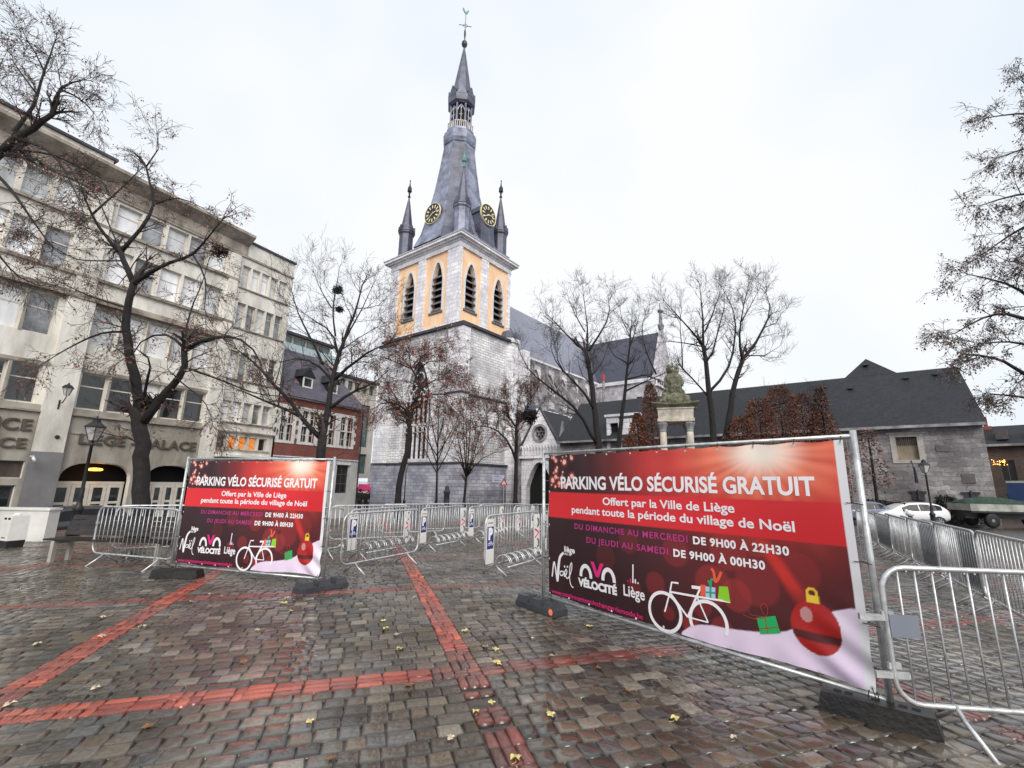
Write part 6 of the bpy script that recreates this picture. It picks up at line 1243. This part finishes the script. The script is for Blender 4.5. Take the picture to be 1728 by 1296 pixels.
# ================================================================== VEHICLES
def car(name, label, loc, rz, paint, L=4.1, group='cars parked round the square'):
    o = thing(name, label, 'car', loc, rz, group)
    pm = mat('car_paint_'+paint[0], lin(*paint[1]), .25, .1, .04, 1, coat=1)
    st = [(-.5, .42, .62, .62, .62), (-.485, .25, .72, .74, .72), (-.44, .2, .80, .84, .80), (-.34, .2, .88, .93, .84), (-.20, .2, .90, 1.22, .86), (-.06, .2, .91, 1.44, .87), (.12, .2, .93, 1.5, .87), (.3, .2, .96, 1.47, .86), (.40, .2, .99, 1.36, .85), (.465, .22, 1.0, 1.06, .8), (.495, .3, .9, .93, .74), (.5, .45, .7, .7, .68)]
    m = MB(); n = 10
    for x, z0, zb, zr, hw in st:
        hr = hw*(.74 if zr > zb+.15 else .93); X = x*L
        half = [(hw*.9, z0), (hw*1.0, (z0+zb)/2), (hw*.985, zb), (hr, zr-.05*(zr > zb+.15)), (hr*.72, zr)]
        m.v += [(X, -a, b) for a, b in half]+[(X, a, b) for a, b in half[::-1]]
    for i in range(len(st)-1):
        for j in range(n): m.f.append((i*n+j, i*n+(j+1) % n, (i+1)*n+(j+1) % n, (i+1)*n+j))
    m.f += [tuple(range(n)), tuple(range((len(st)-1)*n, len(st)*n))[::-1]]
    b = m.build('body', pm, o, smooth=True)
    md_ = b.modifiers.new('smooth', 'SUBSURF'); md_.levels = 1; md_.render_levels = 2
    hwf = lambda x: np.interp(x, [s[0] for s in st], [s[4] for s in st])
    zbf = lambda x: np.interp(x, [s[0] for s in st], [s[2] for s in st]); zrf = lambda x: np.interp(x, [s[0] for s in st], [s[3] for s in st])
    for s_ in (-1, 1):
        for xa, xb in ((-.17, .06), (.075, .22), (.235, .38)):
            P = []; k = 6
            for t in range(k+1): x = xa+(xb-xa)*t/k; P.append((x, zbf(x)+.03))
            for t in range(k, -1, -1): x = xa+(xb-xa)*t/k; P.append((x, max(zbf(x)+.05, zrf(x)-.14)))
            vs = []
            for x, z in P: f = (z-zbf(x))/max(.2, zrf(x)-zbf(x)); vs.append((x*L, s_*(hwf(x)*(.985-.245*min(1, f))-.005+.012), z))
            MB().add(vs, [tuple(range(len(vs)))]).build('window', G('carglass'), o)
        for xw in (-.31, .31):
            wv = MB(); wv.lathe([(.2, -.1), (.31, -.1), (.32, -.06), (.32, .08), (.3, .1), (.2, .1)], 0, 0, 20); t = wv.build('wheel', G('tyre'), o, smooth=True); t.matrix_local = Matrix.Translation((xw*L, s_*.77, .32)) @ Matrix.Rotation(rad(90), 4, 'X')
            mm = MB()
            for i in range(7): a = 2*math.pi*i/7; c, s2 = math.cos(a), math.sin(a); mm.tube([(.03*c, .03*s2, -s_*.105), (.2*c, .2*s2, -s_*.1)], .026, 5)
            mm.lathe([(.19, -.1), (.21, -.11), (.21, .11), (.19, .1)], 0, 0, 18); mm.build('rim', G('alu'), t)
            a_ = MB(); a_.lathe([(.365, -.01), (.365, .01)], 0, 0, 20); aa = a_.build('wheel_arch', G('dark'), o); aa.matrix_local = Matrix.Translation((xw*L, s_*.815, .33)) @ Matrix.Rotation(rad(90), 4, 'X')
        MB().tbox(-.16*L, -.16*L+.12, s_*.86-(.0 if s_ > 0 else .16), s_*.86+(.16 if s_ > 0 else 0), .93, 1.05, .02, .02).build('mirror', pm, o)
        MB().box(.49*L-.12, .49*L+.005, s_*.68-.07, s_*.68+.07, .78, 1.0).build('tail_light', mat('red_lens', lin(150, 20, 24), .2, 0, .1), o)
        MB().tbox(-.49*L-.0, -.46*L+.02, s_*.58-.12, s_*.58+.12, .6, .74, .01, .02).build('headlight', mat('clear_lens', (.6, .6, .62), .1, 0, .1), o)
    MB().add([(.405*L, -.56, 1.33), (.405*L, .56, 1.33), (.466*L, .62, 1.06), (.466*L, -.62, 1.06)], [(0, 1, 2, 3)]).build('rear_window', G('carglass'), o)
    MB().add([(-.195*L, -.66, .97), (-.195*L, .66, .97), (-.075*L, .58, 1.41), (-.075*L, -.58, 1.41)], [(0, 1, 2, 3)]).build('windscreen', G('carglass'), o).location.z = .015
    MB().box(.5*L-.01, .5*L+.012, -.26, .26, .52, .63).build('number_plate', G('white'), o); return o
car('parked_car', 'white hatchback car parked behind the barriers before the stone cloister wall', (26.1, 31.2, gz(26, 31)-.02), rad(-8), ('white', (232, 233, 236)), 4.15)
car('parked_car', 'dusky blue car half hidden behind the right pole of the nearer banner', (23.2, 32.0, gz(0, 32)), rad(-8), ('blue', (98, 104, 132)), 3.9)
car('parked_car', 'dark car parked behind the bench before the arched doors', (-18.0, 19.3, gz(-18.0, 19.3)), rad(62.4), ('dark', (34, 30, 34)), 4.2)
car('parked_car', 'silver car parked behind the farther banner before the cream building', (-14.4, 24.0, gz(-14.4, 24)), rad(62.4), ('silver', (176, 178, 184)), 4.2)
# truck
tk = thing('flatbed_truck', 'blue cabbed truck with white dropside bed under a green net at the right edge', 'truck', (30.6, 30.2, gz(30, 30)), rad(-10)); tk.scale = (.84, .9, .95)
MB().box(-2.0, 1.75, -1.1, 1.1, .95, 1.05).box(-2.0, 4.6, -.45, .45, .55, .94).build('chassis', G('black'), tk)
m = MB(); m.box(-2.0, 1.8, -1.12, -1.06, 1.06, 1.5); m.box(-2.0, 1.8, 1.06, 1.12, 1.06, 1.5); m.box(-2.05, -1.99, -1.12, 1.12, 1.06, 1.5); m.box(1.8, 1.86, -1.12, 1.12, 1.06, 1.75); m.build('dropside_bed', mat('dirty_white_metal', lin(160, 162, 154), .5, .1, .25), tk)
m = MB(); V = []; kx, ky = 16, 8
for i in range(kx+1):
    for j in range(ky+1):
        x = -2.0+3.75*i/kx; y = -1.04+2.08*j/ky; h = 1.52+.42*math.sin(math.pi*min(1, max(0, (x+2)/3.9)))**.6*(.55+.45*math.sin(math.pi*j/ky))+.05*random.random()-.25*(j in (0, ky)); V.append((x, y, h))
m.add(V, [(i*(ky+1)+j, i*(ky+1)+j+1, (i+1)*(ky+1)+j+1, (i+1)*(ky+1)+j) for i in range(kx) for j in range(ky)]); m.build('green_net', mat('green_cargo_net', lin(46, 66, 58), .9, 0, .3, 5, .5, 30), tk)
bp = mat('blue_cab_paint', lin(52, 86, 142), .3, .1, .1, 1, coat=.6)
m = MB(); m.tbox(2.2, 4.0, -1.08, 1.08, .7, 2.9, .02, .05); m.build('cab', bp, tk)
m = MB()
for s_ in (-1, 1): m.box(2.9, 3.8, s_*1.05-.012+s_*.0, s_*1.05+.012+s_*.0, 1.75, 2.5)
m.build('cab_window', G('glass'), tk)
m = MB()
for x in (2.4, 2.72): m.tube([(x, -1.13, 1.0), (x, -1.13, 2.7)], .025, 5)
for i in range(7): m.tube([(2.4, -1.13, 1.1+.25*i), (2.72, -1.13, 1.1+.25*i)], .018, 5)
m.build('ladder', G('alu'), tk); MB().box(2.2, 2.5, -1.0, 1.0, 2.91, 3.05).build('beacon_bar', G('white'), tk)
for x in (-.7, 3.2):
    for s_ in (-1, 1):
        wv = MB(); wv.lathe([(.22, -.14), (.44, -.14), (.46, -.1), (.46, .1), (.44, .14), (.22, .14)], 0, 0, 20); t = wv.build('wheel', G('tyre'), tk, smooth=True); t.matrix_local = Matrix.Translation((x, s_*.92, .46)) @ Matrix.Rotation(rad(90), 4, 'X')
        MB().lathe([(.05, -.15), (.22, -.12), (.22, .12), (.05, .15)], 0, 0, 14).build('rim', G('ashdark'), t)
# bollard
q = at(1536, 872, 22); bl = thing('bollard', 'small black bollard with a white round top before the white car', 'bollard', (q.x, q.y, gz(q.x, q.y)), 0)
MB().lathe([(.1, 0), (.1, .78), (.08, .8)], 0, 0, 12).build('post', G('black'), bl); MB().lathe([(.06, .8), (.15, .86), (.16, .96), (.1, 1.06), (.02, 1.09)], 0, 0, 12).build('cap', G('white'), bl, smooth=True)

# ================================================================== FOUNTAIN
fo = thing('fountain', 'old stone fountain monument with columns, curved cap slab and mossy sculpture on top', 'fountain', (8.13, 22.6, gz(0, 22.6)), rad(-18)); fo.scale = (.78, .78, 1)
zf = .36; fst = mat('pale_fountain_stone', lin(196, 188, 176), .85, 0, .2, 1.5, .4, 14, dirt=lin(132, 124, 112)); mos = mat('mossy_stone', lin(112, 109, 92), .9, 0, .3, 2.2, .8, 9, dirt=lin(56, 58, 44))
MB().lathe([(2.2, 0), (2.2, .9), (2.35, .95), (2.3, 1.05), (1.9, 1.05), (1.85, .5)], 0, 0, 8, rad(22.5)).build('basin', fst, fo)
MB().tbox(-1.0, 1.0, -1.0, 1.0, .2, 1.9, .1, .1).box(-1.0, 1.0, -1.0, 1.0, 1.901, 2.05).build('pedestal', fst, fo)
for x in (-.78, .78):
    for y in (-.78, .78):
        c = MB().lathe([(.27, 2.05), (.27, 2.15), (.2, 2.22), (.215, 3.0), (.19, 4.55)], x, y, 14).build('column', fst, fo, smooth=True)
        MB().lathe([(.19, 4.551), (.22, 4.6), (.2, 4.66), (.25, 4.8), (.34, 4.95), (.3, 5.0), (.34, 5.04)], x, y, 8).build('capital', G('ashdark'), c)
m = MB(); m.box(-1.08, 1.08, -1.08, 1.08, 5.045, 5.2); m.tbox(-1.02, 1.02, -1.02, 1.02, 5.201, 5.65, -.03, -.03); m.box(-1.1, 1.1, -1.1, 1.1, 5.651, 5.72); m.build('entablature', fst, fo)
# curved cap slab
m = MB(); k = 10; V = []
for lay_, (e_, zz_) in enumerate(((1.12, 5.722), (1.42, 5.86), (1.42, 5.92), (.9, 5.98))):
    for sx, sy in ((1, 0), (0, 1), (-1, 0), (0, -1)):
        for i in range(k):
            t = -1+2*i/k; off = e_*(1-.10*(1-t*t)) if lay_ in (1, 2) else e_
            p = (sx*off-sy*t*e_, sy*off+sx*t*e_, zz_+(.07*(t*t) if lay_ in (1, 2) else 0)); V.append(p)
n = 4*k; m.add(V, [(a*n+i, a*n+(i+1) % n, (a+1)*n+(i+1) % n, (a+1)*n+i) for a in range(3) for i in range(n)]+[tuple(range(n)), tuple(range(3*n, 4*n))]); m.build('cap_slab', mos, fo)
# sculpture: a heaped crown of figures, displaced into folds
rnd = random.Random(9); m = MB()
m.lathe([(.98, 5.98), (1.02, 6.1), (.85, 6.3), (.62, 6.5), (.5, 6.7), (.48, 6.95), (.56, 7.15), (.55, 7.35), (.42, 7.5), (.28, 7.56), (.36, 7.62), (.37, 7.74), (.28, 7.74)], 0, 0, 26)
def blob(x, y, z, rx, rz_): 
    k = 12; m.lathe([(rx*math.sin(math.pi*(i+.3)/7.6), z-rz_*math.cos(math.pi*(i+.3)/7.6)) for i in range(8)], x, y, k)
for i in range(13): a = 2*math.pi*i/13; r = .84*rnd.uniform(.85, 1.05); blob(r*math.cos(a), r*math.sin(a), 6.17+rnd.uniform(-.03, .12), rnd.uniform(.17, .27), rnd.uniform(.17, .28))
for i in range(9): a = 2*math.pi*i/9+.3; r = .58; blob(r*math.cos(a), r*math.sin(a), 6.5+rnd.uniform(-.05, .15), rnd.uniform(.13, .2), rnd.uniform(.18, .3))
for i in range(7): a = 2*math.pi*i/7; blob(.48*math.cos(a), .48*math.sin(a), 6.98+rnd.uniform(-.1, .25), rnd.uniform(.13, .2), rnd.uniform(.18, .28))
for i in range(6): a = 2*math.pi*i/6; blob(.3*math.cos(a), .3*math.sin(a), 7.82, .1, .13)
scu = m.build('sculpture', mos, fo, smooth=True)
md_ = scu.modifiers.new('remesh', 'REMESH'); md_.mode = 'VOXEL'; md_.voxel_size = .035
tx = bpy.data.textures.new('carved_folds', 'CLOUDS'); tx.noise_scale = .18; dm = scu.modifiers.new('carve', 'DISPLACE'); dm.texture = tx; dm.strength = .16; dm.mid_level = .5
m = MB()
for i in range(8): a = 2*math.pi*i/8; m.tube([(.3*math.cos(a), .3*math.sin(a), 7.9), (.36*math.cos(a), .36*math.sin(a), 8.02)], [.03, .05], 5)
m.tube([(0, 0, 7.8), (0, 0, 8.2)], .03, 5); m.tube([(-.09, 0, 8.1), (.09, 0, 8.1)], .025, 5); m.build('crown_points', mos, fo)

# ================================================================== CHURCH FOOT: railing, signs, stone post
rl = thing('iron_railing', 'low black iron railing along the foot of the church between tower and porch', 'railing', (CT[0], CT[1], gz(0, 63)), CTH)
m = MB()
for i in range(52): x = .8+i*.21; m.tube([(x, -1.8, 0), (x, -1.8, 1.75)], .017, 4); m.tube([(x, -1.8, 1.75), (x, -1.8, 1.95)], [.045, .004], 4)
m.build('pickets', G('black'), rl)
m = MB()
for z in (.3, 1.25): m.tube([(.7, -1.8, z), (11.6, -1.8, z)], .03, 4)
m.build('rail', G('black'), rl)
q = at(840, 830, 50); ds = thing('direction_sign', 'pair of pale blue direction boards on a pole before the church', 'sign', (q.x, q.y, gz(0, 50)), rad(8))
MB().tube([(0.62, .03, 0), (.62, .03, 3.6)], .035, 6).build('pole', G('galv'), ds)
for z in (2.75, 3.15): MB().box(-.6, .65, -.02, .0, z, z+.33).build('board', mat('pale_blue_board', lin(196, 204, 226), .5, 0, .1), ds)
m = MB()
for z in (2.85, 3.25): m.box(-.45, .35, -.026, -.022, z+.03, z+.08); m.box(-.45, .1, -.026, -.022, z+.12, z+.16)
m.build('board_stripes', signblue, ds)
q = at(850, 830, 48); ts = thing('warning_sign', 'red edged triangular warning sign beside the pale direction boards', 'sign', (q.x, q.y, gz(0, 48)), rad(8))
MB().tube([(0, .03, 0), (0, .03, 3.2)], .035, 6).build('pole', G('galv'), ts); tri = [(-.42, 2.4), (.42, 2.4), (0, 3.13)]; tri2 = [(-.24, 2.5), (.24, 2.5), (0, 2.9)]
MB().ringprism(tri, tri2, -.02, 0).build('red_border', mat('sign_red', lin(196, 40, 40), .5, 0, .05), ts); MB().prism(tri2, -.012, -.002).build('white_face', G('white'), ts)
q = at(754, 835, 52); sp_ = MB().lathe([(.45, 0), (.45, .3), (.33, .4), (.3, 1.5), (.4, 1.6), (.3, 1.8), (.22, 2.0), (.24, 2.2), (.1, 2.35)], 0, 0, 10).build('stone_post', G('ledge'), None, smooth=True); sp_.location = (q.x, q.y, gz(0, 52)); tag(sp_, 'dark stone post with a rounded head at the tower foot between the young trees', 'post')

# ================================================================== PEOPLE in the lane beside the church
def person(label, loc, rz, coat, trous, hairc, hood=False, H=1.72):
    o = thing('person', label, 'person', loc, rz, 'people walking in the lane')
    k = H/1.72
    J = dict(pel=(0, 0, .95), bel=(0, 0, 1.12), che=(0, 0, 1.32), nek=(0, 0, 1.47), hd=(0, -.02, 1.58), top=(0, -.01, 1.70),
             shl=(.19, 0, 1.41), ell=(.25, .03, 1.13), wrl=(.23, -.08, .9), hal=(.22, -.11, .8), shr=(-.19, 0, 1.41), elr=(-.25, .05, 1.13), wrr=(-.24, .02, .88), har=(-.24, .0, .78),
             hil=(.1, 0, .92), knl=(.11, -.08, .5), anl=(.11, .06, .09), tol=(.12, -.1, .04), hir=(-.1, 0, .92), knr=(-.11, -.02, .5), anr=(-.11, .14, .1), tor=(-.12, .0, .04))
    E = [('pel', 'bel'), ('bel', 'che'), ('che', 'nek'), ('nek', 'hd'), ('hd', 'top'), ('che', 'shl'), ('shl', 'ell'), ('ell', 'wrl'), ('wrl', 'hal'), ('che', 'shr'), ('shr', 'elr'), ('elr', 'wrr'), ('wrr', 'har'), ('pel', 'hil'), ('hil', 'knl'), ('knl', 'anl'), ('anl', 'tol'), ('pel', 'hir'), ('hir', 'knr'), ('knr', 'anr'), ('anr', 'tor')]
    Rr = dict(pel=.14, bel=.13, che=.15, nek=.055, hd=.095, top=.07, shl=.07, ell=.05, wrl=.035, hal=.035, shr=.07, elr=.05, wrr=.035, har=.035, hil=.095, knl=.065, anl=.045, tol=.035, hir=.095, knr=.065, anr=.045, tor=.035)
    def skin(name, keys, grow_, mt):
        idx = {q: i for i, q in enumerate(keys)}; me = bpy.data.meshes.new(name); me.from_pydata([tuple(c*k for c in J[q]) for q in keys], [(idx[a], idx[b]) for a, b in E if a in idx and b in idx], [])
        ob = bpy.data.objects.new(name, me); COL.objects.link(ob); ob.parent = o; sk = ob.modifiers.new('skin', 'SKIN'); sv = me.skin_vertices[0].data
        for q in keys: r = (Rr[q]+grow_)*k; sv[idx[q]].radius = (r, r)
        sv[0].use_root = True; ss_ = ob.modifiers.new('sub', 'SUBSURF'); ss_.levels = 1; ss_.render_levels = 2; me.materials.append(mt); return ob
    skin('body', list(J), 0, mat('skin', lin(206, 160, 136), .6, 0, .05))
    skin('coat', ['bel', 'pel', 'che', 'shl', 'ell', 'wrl', 'shr', 'elr', 'wrr'], .025, coat); skin('trousers', ['pel', 'hil', 'knl', 'anl', 'hir', 'knr', 'anr'], .018, trous)
    skin('shoes', ['anl', 'tol'], .014, G('black')); skin('shoes', ['anr', 'tor'], .014, G('black'))
    h = MB().lathe([(.02, 1.73), (.07, 1.725), (.105, 1.68), (.115, 1.62), (.1, 1.55), (.09, 1.5)], 0, .0, 14).build('hair', hairc, o, smooth=True); h.location = (0, .03, 0); h.scale = (k, k, k); return o
blk = mat('black_coat_cloth', (.012, .012, .014), .9, 0, .2); nav = mat('dark_trouser_cloth', (.016, .016, .022), .9, 0, .2); hr = mat('dark_hair', (.02, .015, .012), .7, 0, .2)
q = at(608, 835, 36); person('person in a black coat walking away in the lane, left one of two', (q.x, q.y, gz(0, 36)), rad(170), blk, nav, hr)
q = at(619, 835, 37); person('person in dark clothes in the lane, right one of two, before the pink awning', (q.x, q.y, gz(0, 37)), rad(-15), blk, nav, hr, H=1.68)
q = at(620, 820, 60); aw = thing('market_stall', 'small stall with a pink awning far down the lane', 'stall', (q.x-.4, q.y, gz(0, 60)), rad(20)); aw.scale = (.62, .62, .8)
MB().add([(-1.3, -.9, 2.2), (1.3, -.9, 2.2), (1.1, .9, 3.1), (-1.1, .9, 3.1), (-1.3, -.9, 1.95), (1.3, -.9, 1.95)], [(0, 1, 2, 3), (4, 5, 1, 0)]).build('awning', mat('pink_canvas', lin(214, 52, 116), .8, 0, .1), aw)
m = MB()
for x in (-1.2, 1.2):
    for y in (-.8, .8): m.tube([(x, y, 0), (x, y, 2.6)], .04, 6)
m.build('frame', G('black'), aw); MB().box(-1.1, 1.1, -.6, .6, .0, 1.0).box(-1.2, 1.2, -.7, .7, 1.001, 1.06).build('counter', G('darkgrey'), aw)
